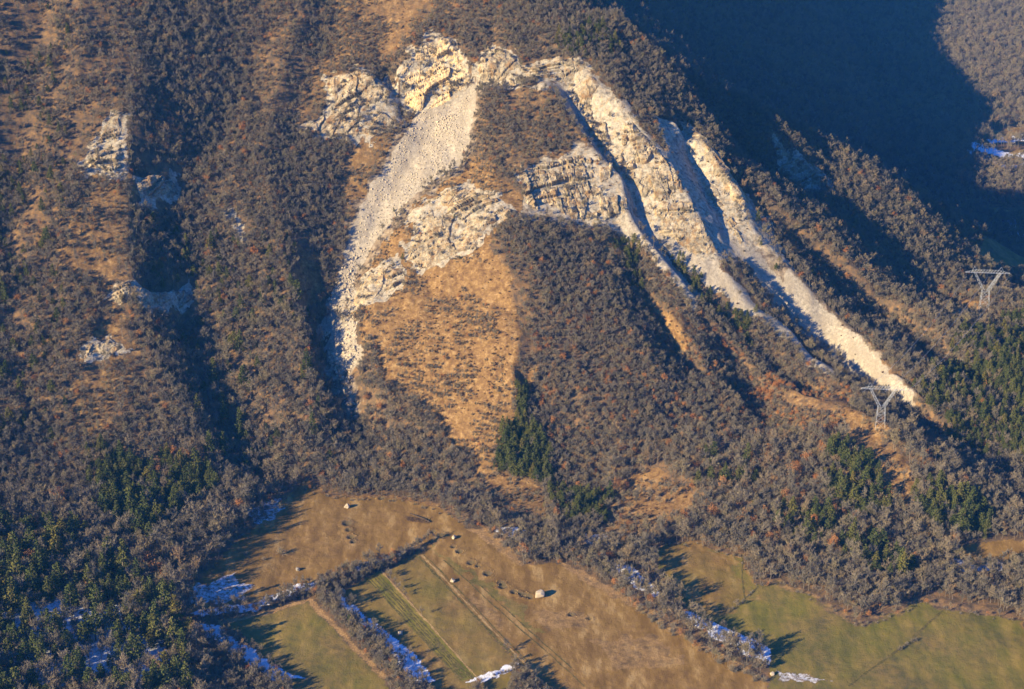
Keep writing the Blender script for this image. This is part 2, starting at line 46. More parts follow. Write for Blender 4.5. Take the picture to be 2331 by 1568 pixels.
HEDGES = [(3.0,1.9,4.5,[(-152.0,746.6),(-133.4,753.1),(-106.7,770.5),(-92.0,781.6),(-76.8,791.7),(-61.5,804.1),(-48.1,815.4)]),(3.2,2.3,6,[(-101.6,775.6),(-90.0,760.1),(-79.7,743.2),(-67.2,721.5),(-52.1,700.7)]),(3.6,2.6,7,[(-149.4,729.8),(-134.6,715.9),(-122.4,703.8),(-117.0,694.0)]),(3.2,2.2,5,[(8.2,813.6),(31.5,809.4),(50.3,788.8),(64.4,760.0),(84.4,735.0),(101.6,714.3),(118.6,698.6)]),(5.5,1.3,5,[(78.6,814.4),(93.1,819.3),(122.1,806.2),(126.8,779.0),(139.8,782.8),(157.1,763.5),(174.8,744.1),(209.5,768.1),(217.9,760.8),(256.9,752.3)]),(5.0,1.2,6,[(-121.5,883.7),(-99.9,867.3),(-65.3,866.0),(-37.7,853.0),(-24.6,835.1)]),(6,1.2,8,[(-160.1,756.0),(-153.3,798.4),(-135.7,839.7),(-125.0,870.7)]),(2.4,1.3,2,[(-16.7,700.1),(-5.2,705.8),(4.9,713.1)]),(3.0,2.4,10,[(-15.6,840.2),(5.8,808.1),(22.2,812.4),(38.4,806.1)]),(2.6,1.2,1.5,[(107.3,756.0),(117.3,765.5),(124.1,775.1)]),(2.6,1.5,1.5,[(187.5,725.7),(199.1,734.9)]),(3.4,2.4,5,[(93.6,824.6),(111.6,816.0),(124.6,827.1)])]
TRACKS = [(0.6,6,[(-75.3,786.5),(-24.0,702.4)]),(0.5,6,[(-72.5,788.9),(-21.6,703.8)]),(0.45,6,[(-69.9,790.5),(-18.6,703.1)]),(0.4,6,[(-74.0,787.7),(-22.8,703.1)]),(0.4,6,[(-71.2,789.7),(-20.1,703.5)]),(0.45,7,[(-68.3,793.8),(-16.7,704.1)]),(0.6,6,[(-50.7,809.5),(3.2,716.2),(17.5,690.7)]),(0.5,7,[(-48.3,809.5),(5.3,716.2),(19.6,690.7)]),(0.3,6,[(-46.7,809.5),(7.4,716.2)]),(0.4,6,[(122.5,809.5),(119.6,789.1),(118.4,767.4)]),(0.4,6,[(107.0,753.4),(126.8,779.0)]),(0.5,6,[(159.0,697.4),(192.9,731.1),(219.1,761.2)]),(0.3,6,[(-36.0,804.0),(34.3,697.3)]),(0.3,6,[(-17.0,781.6),(28.5,711.0)])]
CRATERS = [(-42.9,831.8,1.6900000000000002),(-38.5,827.8,2.21),(-31.5,816.6,1.4300000000000002),(-28.1,812.0,1.9500000000000002),(-21.8,801.5,1.9500000000000002),(-18.0,798.6,1.4300000000000002),(-12.8,791.7,2.21),(-5.7,783.6,1.8199999999999998),(-4.8,780.4,2.21),(1.1,775.6,1.9500000000000002),(3.8,774.1,1.3),(6.1,772.5,2.08),(9.0,770.9,1.9500000000000002),(-90.2,840.6,2.6),(-88.7,833.9,1.6900000000000002),(-87.1,826.8,2.08),(-85.5,822.0,1.4300000000000002),(-73.3,867.8,1.8199999999999998),(29.8,755.5,1.56),(38.6,752.5,1.3)]
BOULDERS = [(14.2, 770.9, 5.6, 'largest pale boulder, house-sized, at the end of the impact trail in the brown field', 1), (-31.3, 824.7, 3.0, 'pale round boulder beside the upper impact trail near the hedge corner', 1), (-30.7, 784.0, 2.9, 'pale boulder on the edge of the bare track between the fields', 1), (-91.9, 857.4, 3.4, 'pale boulder stopped at the foot of the wood, above the dark impact pits', 1), (-55.2, 738.4, 2.7, 'grey boulder lying in the mown field near the snowy hedge foot', 0.6), (-86.9, 773.3, 3.8, 'ochre and white boulder beside the hedge corner with snow', 0.8), (-112.0, 794.5, 2.6, 'dark grey boulder in the dry meadow above the long hedge', 0.3), (-83.9, 790.5, 2.2, 'small pinkish boulder caught in the long hedge', 0.6), (124.1, 705.3, 2.4, 'small pale block at the snowy foot of the right hedge', 1)]
SINGLE_CONIFERS = [(-67.9,1011.1,0.42),(-35.7,1029.2,0.3),(-75.0,1048.8,0.3),(-31.8,1002.2,0.28),(-79.7,743.9,0.8),(-105.9,778.4,0.45),(-95.4,781.6,0.35)]
SINGLE_BUSHES = [(-122.5,808.9,1.9),(-140.6,805.8,1.0),(-130.9,802.1,0.9),(-147.4,789.2,0.8),(-12.2,1016.9,0.8),(-40.0,849.4,0.6)]
SHRUB_LINES = [[(-32.9,965.8),(-32.1,949.8),(-32.1,925.3)],[(-9.8,970.9),(-9.1,953.6),(-11.6,930.9),(-14.0,909.2)],[(-47.9,980.4),(-43.3,957.0),(-46.5,933.7)],[(-23.6,957.4),(-24.5,931.7)]]
SINGLE_TREES = [(20.6,823.9,1.5),(6.2,800.3,1.25),(123.5,817.6,1.3),(228.2,801.8,1.35),(134.1,808.5,1.5),(111.6,816.0,1.2),(102.4,818.2,1.1),(-95.9,764.0,1.0),(74.4,760.0,0.9),(115.2,721.3,1.15),(106.4,728.4,1.0),(97.1,743.0,0.9)]
CLEAR = [[(-119.0,983.4),(-93.2,975.2),(-90.9,948.0),(-86.3,930.0),(-96.1,929.7),(-105.7,945.0)],[(-237.0,1029.7),(-208.1,1057.0),(-206.1,1035.6),(-229.4,1008.6)],[(-226.4,967.0),(-193.4,997.0),(-191.1,976.9),(-217.7,948.0)],[(93.5,1104.3),(115.1,1115.0),(135.4,1077.2),(147.3,1047.0),(130.8,1023.1),(120.8,1040.2),(107.9,1060.6)]]
PLACES = [('by the lower left picture corner', [(-261.1, 726.4), (-216.1, 732.9), (-202.5, 673.0), (-244.7, 667.3)]), ('among snow patches near the bottom edge, left of the snowy hedge', [(-216.1, 732.9), (-157.7, 741.3), (-111.6, 684.1), (-202.5, 673.0)]), ('at the left picture edge, in the lower wood', [(-293.5, 845.4), (-253.7, 856.5), (-224.3, 731.7), (-261.1, 726.4)]), ('on the wood edge facing the dry meadow', [(-198.4, 831.1), (-166.2, 852.3), (-135.7, 877.5), (-156.6, 775.8), (-157.7, 741.3), (-178.7, 738.3)]), ('in the dense conifer stand at the foot of the left spur', [(-250.9, 882.2), (-205.6, 889.7), (-164.0, 887.0), (-181.5, 829.2), (-232.0, 823.0)]), ('in the middle of the lower left wood', [(-253.7, 856.5), (-199.1, 848.0), (-178.7, 738.3), (-224.3, 731.7)]), ('in the left half of the long hedge', [(-154.5, 741.8), (-156.6, 754.6), (-105.8, 783.6), (-100.8, 767.8)]), ('in the right half of the long hedge', [(-105.4, 779.6), (-48.6, 825.3), (-42.2, 814.6), (-100.4, 764.0)]), ('in the hedge between the two mown fields', [(-105.6, 781.6), (-92.0, 781.6), (-42.0, 684.1), (-58.4, 684.1)]), ('in the snowy hedge at the bottom, left of the mown fields', [(-157.1, 737.7), (-139.7, 736.6), (-95.2, 684.1), (-123.8, 683.6)]), ('in the small snowy hedge at the bottom edge', [(-21.5, 684.1), (-22.1, 707.6), (5.3, 719.7), (11.6, 711.0), (-3.1, 684.1)]), ('in the upper tree row right of the brown field', [(48.1, 814.5), (76.7, 789.5), (92.0, 758.0), (81.2, 735.7), (53.1, 777.6)]), ('in the lower tree row right of the brown field', [(92.0, 758.0), (130.7, 717.7), (125.9, 684.0), (107.0, 697.2), (81.2, 735.7)]), ('in the copse at the top corner of the brown field', [(-20.5, 844.6), (51.7, 840.8), (53.8, 789.6), (3.4, 793.7)]), ('in the narrow conifer stand beside the golden slope', [(-11.6, 933.2), (9.0, 934.5), (33.5, 875.8), (29.9, 836.2), (-11.1, 870.8)]), ('in the wood above the dry meadow', [(-93.9, 917.6), (-8.8, 891.6), (-8.3, 831.5), (-37.6, 849.4), (-114.4, 864.2)]), ('beside the golden clearing below the near pylon', [(179.6, 929.3), (245.7, 933.7), (235.3, 835.8), (166.4, 837.7)]), ('in the wood point between the two green fields', [(143.5, 809.1), (227.5, 809.3), (215.6, 755.5), (175.1, 739.7), (139.5, 780.9)]), ('above the far right green field', [(223.4, 835.8), (297.5, 842.6), (270.7, 746.2), (215.6, 755.5)]), ('beside the russet clearing at the slope foot', [(46.7, 897.5), (114.3, 892.9), (106.2, 809.8), (43.2, 810.3)]), ('in the wood above the right-hand green field', [(109.3, 893.3), (311.1, 892.5), (281.6, 784.7), (100.7, 801.5)]), ('high on the golden slope under the outcrop', [(-106.3, 1030.0), (9.4, 1007.0), (9.1, 942.9), (-91.1, 960.9)]), ('low on the golden slope', [(-96.6, 963.6), (9.1, 942.9), (8.8, 887.4), (-41.7, 899.4)]), ('around the cliffs at the scree head', [(-199.1, 1532.4), (134.9, 1875.1), (80.4, 1068.9), (-144.7, 1065.2)]), ('in the dark left gully', [(-254.1, 1164.2), (-182.7, 1196.6), (-150.4, 978.8), (-134.2, 866.3), (-201.5, 847.8)]), ('on the bank left of the long scree', [(-182.7, 1196.6), (-87.7, 1101.1), (-109.4, 993.5), (-95.2, 869.4), (-139.0, 865.0)]), ('on the left spur', [(-351.6, 1137.3), (-254.1, 1164.2), (-201.5, 847.8), (-284.7, 811.3)]), ('on the wooded central slope', [(-4.1, 1023.3), (92.7, 1031.7), (193.5, 948.7), (179.8, 862.9), (8.7, 877.4)]), ('on the ridges around the right-hand chute', [(68.7, 1135.2), (518.8, 1576.6), (307.0, 877.0), (187.4, 914.0)]), ('out in the fields', [(-180.3, 850.2), (295.4, 835.0), (250.2, 673.8), (-149.5, 667.4)])]
SCREE_STONES = [([(-64.0,1118.7),(-26.2,1125.1),(-29.7,1081.0),(-57.5,1059.2),(-87.0,1030.9),(-99.5,1008.3),(-98.2,990.0),(-113.5,994.3),(-105.6,1019.5),(-94.2,1061.0),(-67.8,1105.5)],1.3,0.25,1.5,2.6,0.8),([(-59.5,1116.0),(-39.1,1114.9),(-38.7,1096.0),(-54.8,1102.7)],1.5,0.6,2.4,1.6,0.6),([(-100.8,1030.4),(-92.6,1030.6),(-97.4,1001.5),(-92.3,959.2),(-95.9,951.8),(-105.7,956.9),(-116.9,984.0),(-113.2,1001.7)],1.5,0.5,2.3,1.6,0.62),([(-113.5,973.0),(-92.6,964.0),(-95.9,951.8),(-89.0,931.3),(-97.5,931.8),(-106.5,948.8)],2.0,0.6,3.0,1.2,0.7),([(134.2,1060.1),(171.9,1034.1),(186.0,1034.0),(224.9,978.3),(239.2,939.5),(214.3,974.1),(174.0,1021.7)],3.0,0.2,0.7,3,0.12),([(36.3,1124.4),(53.0,1098.4),(77.3,1061.3),(46.7,1081.0)],1.8,0.3,1.2,2.5,0.4)]
PYLONS = [(210.5, 899.5, 'nearer lattice pylon standing above the golden clearing'), (312.2, 1069.6, 'farther lattice pylon by the right edge of the picture')]
PYLON_TURN = -0.1
FALLEN = (-50.7,843.8)
HOUSE = (463.5,1534.9)
HAZE_COLOR = (0.08,0.38,1.0,1.0)
def STONE_PLACE(x, y):
    return 'in the bright right-hand chute' if x > 60 else ('on the lower tongue of the long scree' if y < 985 else 'on the long scree below the scar')

def smin(a, b, k):
    h = np.clip(0.5 + 0.5 * (b - a) / k, 0, 1)
    return b + (a - b) * h - k * h * (1 - h)

def smax(a, b, k):
    return -smin(-a, -b, k)

def floor_height(x, y):
    """valley floor: gently tilted fields, rising to the wooded bank on the left"""
    f = 0.07 * (np.clip(y, 300, 890) - 780)
    f = f - 0.15 * np.clip(y - 1120 + 0.3 * np.clip(300 - x, -300, 300), 0, 420) + 0.06 * np.clip(y - 1950, 0, 3000)
    f = f + 0.10 * np.clip(-x - 120, 0, 500) - 0.02 * np.clip(x - 150, 0, 400)
    return f

def base_height(x, y):
    sp = lambda t, k: 0.5 * (t + np.sqrt(t * t + k * k))
    t = np.linspace(-700, 800, 301)
    fk = np.interp(t, [-420, -300, -210, -120, -40, 30, 100, 250, 500], [760, 800, 845, 882, 872, 846, 838, 868, 900])
    fk = np.convolve(np.pad(fk, 12, mode='edge'), np.hanning(27)[1:-1] / np.hanning(27).sum(), mode='valid')
    foot = np.interp(x, t, fk)
    front = 0.72 * (y - foot) - 0.28 * sp(x, 50) - 0.25 * sp(x - 170, 60)
    right = 120 - 0.56 * (x - 164) + 0.25 * (y - 1092)
    back = 250 - 0.9 * (y - 1190) - 0.6 * (x - 60)
    nose = smin(smin(front, right, 10), back, 14)
    apron = smin(smin(0.36 * (y - 812), 26 + 0.16 * (y - 890) + 0 * x, 12), 0.5 * (1200 - y), 20)
    apron = apron - 0.6 * sp(60 - x, 40) - 0.12 * sp(x - 300, 60)
    nose = smax(nose, apron, 10)
    flank = 0.64 * (271 + 0.15 * (y - 1500) - x)
    flank = np.where(x < 60, flank + 0.5 * np.clip(60 - x, 0, 500), flank)  # unseen heights added on the left, to throw shade over the far valley
    flank = smin(flank, np.clip(1.2 * (y - 1330), -400, None) - 60, 20)
    m = smax(nose, flank, 12)
    m = smin(m, np.interp(y, [1185, 1200, 1230, 1300, 1450, 1600, 1800, 2050], [480, 250, 205, 165, 165, 226, 204, 275]) + 0 * x, 12)  # unseen crest height, shaped to set where its shadow ends in the valley
    return smax(floor_height(x, y), m, 7)

RX0, RX1, RY0, RY1, RS = -440.0, 520.0, 560.0, 1520.0, 2.0

def solve_residual(lines, L=70.0):
    """Screened membrane through the ridge and gully lines (x, y, offset): creased ridges and V gullies."""
    r = None
    for s in (16.0, 8.0, 4.0, 2.0):
        nx = int(round((RX1 - RX0) / s)) + 1; ny = int(round((RY1 - RY0) / s)) + 1
        val = np.zeros((ny, nx)); cnt = np.zeros((ny, nx))
        for ln in lines:
            for (x0, y0, h0), (x1, y1, h1) in zip(ln[:-1], ln[1:]):
                n = int(max(abs(x1 - x0), abs(y1 - y0)) / (s * 0.5)) + 2
                t = np.linspace(0, 1, n)
                ix = np.rint((x0 + (x1 - x0) * t - RX0) / s).astype(int)
                iy = np.rint((y0 + (y1 - y0) * t - RY0) / s).astype(int)
                ok = (ix > 0) & (ix < nx - 1) & (iy > 0) & (iy < ny - 1)
                np.add.at(val, (iy[ok], ix[ok]), (h0 + (h1 - h0) * t)[ok]); np.add.at(cnt, (iy[ok], ix[ok]), 1)
        fix = cnt > 0
        val[fix] /= cnt[fix]
        if r is None:
            r = np.zeros((ny, nx))
        else:
            q = np.zeros((ny, nx)); q[::2, ::2] = r
            q[1::2, ::2] = 0.5 * (r[:-1] + r[1:]); q[:, 1::2] = 0.5 * (q[:, :-2:2] + q[:, 2::2]); r = q
        k = 4 + (s / L) ** 2
        r[fix] = val[fix]
        for it in range(260 if s > 4 else 120):
            n4 = np.zeros_like(r)
            n4[1:-1, 1:-1] = (r[:-2, 1:-1] + r[2:, 1:-1] + r[1:-1, :-2] + r[1:-1, 2:]) / k
            n4[fix] = val[fix]
            r = n4
    for it in range(2):
        p = np.pad(r, 1, mode='edge')
        r = 0.4 * r + 0.15 * (p[:-2, 1:-1] + p[2:, 1:-1] + p[1:-1, :-2] + p[1:-1, 2:])
    return r

def bilinear(g, x, y, x0=None, y0=None, s=None):
    x0 = RX0 if x0 is None else x0; y0 = RY0 if y0 is None else y0; s = s or RS
    ny, nx = g.shape
    fx = np.clip((np.asarray(x, float) - x0) / s, 0, nx - 1.001); fy = np.clip((np.asarray(y, float) - y0) / s, 0, ny - 1.001)
    ix = fx.astype(int); iy = fy.astype(int); fx = fx - ix; fy = fy - iy
    return (g[iy, ix] * (1 - fx) + g[iy, ix + 1] * fx) * (1 - fy) + (g[iy + 1, ix] * (1 - fx) + g[iy + 1, ix + 1] * fx) * fy

def hash2(ix, iy, seed):
    h = (ix.astype(np.int64) * 374761393 + iy.astype(np.int64) * 668265263 + seed * 974711) & 0x7fffffff
    h = (h ^ (h >> 13)) * 1274126177 & 0x7fffffff
    return ((h ^ (h >> 16)) & 0xffff) / 65535.0

def vnoise(x, y, seed=0):
    x = np.asarray(x, float); y = np.asarray(y, float)
    ix = np.floor(x); iy = np.floor(y); fx = x - ix; fy = y - iy
    fx = fx * fx * fx * (fx * (fx * 6 - 15) + 10); fy = fy * fy * fy * (fy * (fy * 6 - 15) + 10)
    ix = ix.astype(np.int64); iy = iy.astype(np.int64)
    a = hash2(ix, iy, seed); b = hash2(ix + 1, iy, seed); c = hash2(ix, iy + 1, seed); d = hash2(ix + 1, iy + 1, seed)
    return (a + (b - a) * fx) * (1 - fy) + (c + (d - c) * fx) * fy - 0.5

def fbm(x, y, o=4, seed=0):
    s = 0; a = 1.0
    for i in range(o):
        s = s + a * vnoise(x * 2 ** i, y * 2 ** i, seed + i * 17); a *= 0.5
    return s

def in_poly(px, py, poly):
    r = np.zeros(np.shape(px), bool); n = len(poly)
    for i in range(n):
        x0, y0 = poly[i][:2]; x1, y1 = poly[i - 1][:2]
        if y0 == y1: continue
        c = ((y0 > py) != (y1 > py)) & (px < (x1 - x0) * (py - y0) / (y1 - y0) + x0)
        r ^= c
    return r

def poly_dist(px, py, poly, closed=True):
    d = np.full(np.shape(px), 1e9)
    n = len(poly)
    for i in range(0 if closed else 1, n):
        x0, y0 = poly[i - 1][:2]; x1, y1 = poly[i][:2]
        dx, dy = x1 - x0, y1 - y0; q = dx * dx + dy * dy + 1e-9
        t = np.clip(((px - x0) * dx + (py - y0) * dy) / q, 0, 1)
        d = np.minimum(d, np.hypot(px - x0 - t * dx, py - y0 - t * dy))
    return d

def facets(u, v, seed, tilt=.45):
    """angular blocks: each Voronoi cell is a plane of its own height and tilt; also returns a tone per cell"""
    iu = np.floor(u).astype(np.int64); iv = np.floor(v).astype(np.int64)
    best = np.full(u.shape, 9.0); h = np.zeros(u.shape); tone = np.zeros(u.shape); second = np.full(u.shape, 9.0)
    for du in (-1, 0, 1):
        for dv in (-1, 0, 1):
            cu = iu + du; cv = iv + dv
            pu = cu + hash2(cu, cv, seed); pv = cv + hash2(cu, cv, seed + 1)
            d = np.hypot(u - pu, v - pv); m = d < best
            second = np.where(m, best, np.minimum(second, d)); best = np.where(m, d, best)
            val = hash2(cu, cv, seed + 2) - .5 + (u - pu) * (hash2(cu, cv, seed + 3) - .5) * 2 * tilt + (v - pv) * (hash2(cu, cv, seed + 4) - .5) * 2 * tilt
            h = np.where(m, val, h); tone = np.where(m, hash2(cu, cv, seed + 5), tone)
    return h, tone, second - best
# ---------------------------------------------------------------- terrain
residual = solve_residual(LINES)

def height(x, y):
    return base_height(x, y) + bilinear(residual, x, y)

def on_hill(x, y):
    """0 on the valley floor, 1 on the mountain"""
    return np.clip((height(x, y) - floor_height(x, y) - 2) / 14, 0, 1)

def ground(x, y):
    """full relief: ridges, gullies, hummocks and the pits punched by bouncing blocks"""
    x = np.asarray(x, float); y = np.asarray(y, float)
    z = height(x, y); k = np.clip((z - floor_height(x, y) - 2) / 14, 0, 1)
    q = np.clip(x / 140, 0, 1); ac = x * (1 - .2 * q) + (y - 1000) * .55 * q            # across the fall line
    wv = 6 * fbm(x / 40, y / 40, 2, 13)
    ravine = np.abs(fbm((ac + 1.6 * wv) / 46, (y + .5 * x) / 85, 3, 14)) * (6.5 + 3 * q) - 1.8
    z = z + k * (ravine * np.clip((1330 - y) / 60, 0, 1) + 26 * np.abs(fbm((x + .4 * y) / 260, y / 420, 3, 19)) * np.clip((y - 1330) / 100, 0, 1) * np.clip((2600 - y) / 300, 0, 1) + 2.4 * fbm(x / 34, y / 40, 3, 5) + 0.9 * fbm(x / 7, y / 9, 3, 9)) + (1 - k) * (1.2 * fbm(x / 60, y / 60, 2, 3) + 0.16 * fbm(x / 3, y / 3, 2, 4))
    for cx, cy, r in CRATERS:
        d = np.hypot(x - cx, y - cy)
        z = z - 0.95 * np.exp(-(d / (r * .8)) ** 2) + 0.40 * np.exp(-((d - r * 1.25) / (r * .4)) ** 2)
    return z

def classes(x, y):
    """share of each surface (gold, tan, green, scree, rock, snow, soil, straw) at a point; the rest is leaf litter"""
    x = np.asarray(x, float); y = np.asarray(y, float)
    w = np.zeros((len(x), 8))
    n1 = 2 * fbm(x / 7, y / 7, 3, 21); n2 = 2 * fbm(x / 7, y / 7, 3, 41)
    for cls, wt, rag, poly in PAINT:
        p = np.array(poly); m = 3 * rag + 1
        idx = np.where((x > p[:, 0].min() - m) & (x < p[:, 0].max() + m) & (y > p[:, 1].min() - m) & (y < p[:, 1].max() + m))[0]
        if len(idx) == 0: continue
        s = in_poly(x[idx] + rag * n1[idx], y[idx] + rag * n2[idx], poly)
        i = idx[s]
        w[i] *= (1 - wt); w[i, cls] += wt
    for key, fresh, poly in OUTCROPS:
        p = np.array(poly)
        idx = np.where((x > p[:, 0].min() - 6) & (x < p[:, 0].max() + 6) & (y > p[:, 1].min() - 6) & (y < p[:, 1].max() + 6))[0]
        if len(idx) == 0: continue
        s = in_poly(x[idx] + 3 * n1[idx], y[idx] + 3 * n2[idx], poly); i = idx[s]
        w[i] *= .15; w[i, 4] += .85
    for cx, cy, r in CRATERS:
        d = np.hypot(x - cx, y - cy); idx = np.where(d < 2.2 * r)[0]
        k = np.clip(1.6 - d[idx] / r, 0, 1) * .9
        w[idx] *= (1 - k)[:, None]; w[idx, 6] += k
    return w

def axis(parts):
    out = [parts[0][0]]
    for a, b, s in parts:
        n = max(1, int(round((b - a) / s)))
        out += list(np.linspace(a, b, n + 1)[1:])
    return np.array(out)

def mesh_from(name, co, faces, mats=(), mat_idx=None, smooth=False):
    """faces: (n, 3) or (n, 4) int array, or a list of both"""
    me = bpy.data.meshes.new(name)
    co = np.asarray(co, np.float32)
    fs = [np.asarray(f, np.int32) for f in (faces if isinstance(faces, list) else [faces]) if len(f)]
    me.vertices.add(len(co)); me.vertices.foreach_set('co', co.ravel())
    idx = np.concatenate([f.ravel() for f in fs]); tot = np.concatenate([np.full(len(f), f.shape[1], np.int32) for f in fs])
    me.loops.add(len(idx)); me.loops.foreach_set('vertex_index', idx)
    me.polygons.add(len(tot)); me.polygons.foreach_set('loop_start', np.concatenate([[0], np.cumsum(tot)[:-1]]).astype(np.int32)); me.polygons.foreach_set('loop_total', tot)
    for m in mats: me.materials.append(m)
    if mat_idx is not None: me.polygons.foreach_set('material_index', np.asarray(mat_idx, np.int32))
    me.polygons.foreach_set('use_smooth', np.full(len(tot), smooth))
    me.update()
    return me

def link(name, me, parent=None, **props):
    o = bpy.data.objects.new(name, me); C.objects.link(o)
    if parent is not None: o.parent = parent
    for k, v in props.items(): o[k] = v
    return o

# ---------------------------------------------------------------- materials
class NT:
    def __init__(self, name):
        self.m = bpy.data.materials.new(name); self.m.use_nodes = True
        self.t = self.m.node_tree; self.t.nodes.clear()
        self.out = self.t.nodes.new('ShaderNodeOutputMaterial')
        self.b = self.t.nodes.new('ShaderNodeBsdfPrincipled'); self.b.inputs['Roughness'].default_value = 0.95
        self.b.inputs['Specular IOR Level'].default_value = 0.1
        self.t.links.new(self.b.outputs[0], self.out.inputs[0])
        self.tc = self.t.nodes.new('ShaderNodeTexCoord')
    def n(self, kind, **inp):
        nd = self.t.nodes.new(kind)
        for k, v in inp.items():
            if k.startswith('_'): setattr(nd, k[1:], v)
        return nd
    def l(self, a, b): self.t.links.new(a, b)
    def noise(self, scale, detail=4, rough=.6, stretch=None, coord='Object', w=0):
        nd = self.t.nodes.new('ShaderNodeTexNoise'); nd.inputs['Scale'].default_value = scale; nd.inputs['Detail'].default_value = detail; nd.inputs['Roughness'].default_value = rough
        src = self.tc.outputs[coord]
        mp = self.t.nodes.new('ShaderNodeMapping'); self.l(src, mp.inputs[0]); mp.inputs['Location'].default_value = (w, w * .7, w * .3)
        if stretch:
            mp.inputs['Scale'].default_value = stretch[0]; mp.inputs['Rotation'].default_value = stretch[1]
        self.l(mp.outputs[0], nd.inputs['Vector'])
        return nd.outputs['Fac']
    def ramp(self, fac, stops):
        r = self.t.nodes.new('ShaderNodeValToRGB')
        while len(r.color_ramp.elements) < len(stops): r.color_ramp.elements.new(.5)
        for e, (p, c) in zip(r.color_ramp.elements, stops):
            e.position = p; e.color = (*c, 1) if len(c) == 3 else c
        self.l(fac, r.inputs[0]); return r.outputs[0]
    def mix(self, fac, a, b, mode='MIX'):
        m = self.t.nodes.new('ShaderNodeMix'); m.data_type = 'RGBA'; m.blend_type = mode
        for s, v in ((m.inputs[0], fac), (m.inputs[6], a), (m.inputs[7], b)):
            if hasattr(v, 'links'): self.l(v, s)
            else: s.default_value = v if not isinstance(v, tuple) else ((*v, 1) if len(v) == 3 else v)
        return m.outputs[2]
    def math(self, op, a, b=None, c=None, clamp=False):
        m = self.t.nodes.new('ShaderNodeMath'); m.operation = op; m.use_clamp = clamp
        for i, v in enumerate((a, b, c)):
            if v is None: continue
            if hasattr(v, 'links'): self.l(v, m.inputs[i])
            else: m.inputs[i].default_value = v
        return m.outputs[0]
    def bump(self, h, dist, strength=1.0):
        b = self.t.nodes.new('ShaderNodeBump'); b.inputs['Distance'].default_value = dist; b.inputs['Strength'].default_value = strength
        self.l(h, b.inputs['Height']); self.l(b.outputs[0], self.b.inputs['Normal'])
    def color(self, c):
        if hasattr(c, 'links'): self.l(c, self.b.inputs['Base Color'])
        else: self.b.inputs['Base Color'].default_value = (*c, 1)

def rock_colour(t):
    """pale bedded limestone with grey weathering and ochre stains"""
    a = t.ramp(t.noise(.35, 6, .65), [(.38, (.17, .152, .125)), (.47, (.32, .285, .22)), (.55, (.41, .365, .28)), (.66, (.51, .455, .345))])
    streak = t.noise(.5, 4, .6, ((1, 1, .12), (0, 0, 0)))
    a = t.mix(t.math('MULTIPLY', t.ramp(streak, [(.50, (0, 0, 0)), (.6, (1, 1, 1))]), .5), a, (.45, .32, .17))
    spots = t.ramp(t.noise(1.1, 5, .7, w=31), [(.54, (0, 0, 0)), (.60, (1, 1, 1))])
    return t.mix(t.math('MULTIPLY', spots, .6), a, (.14, .11, .075))

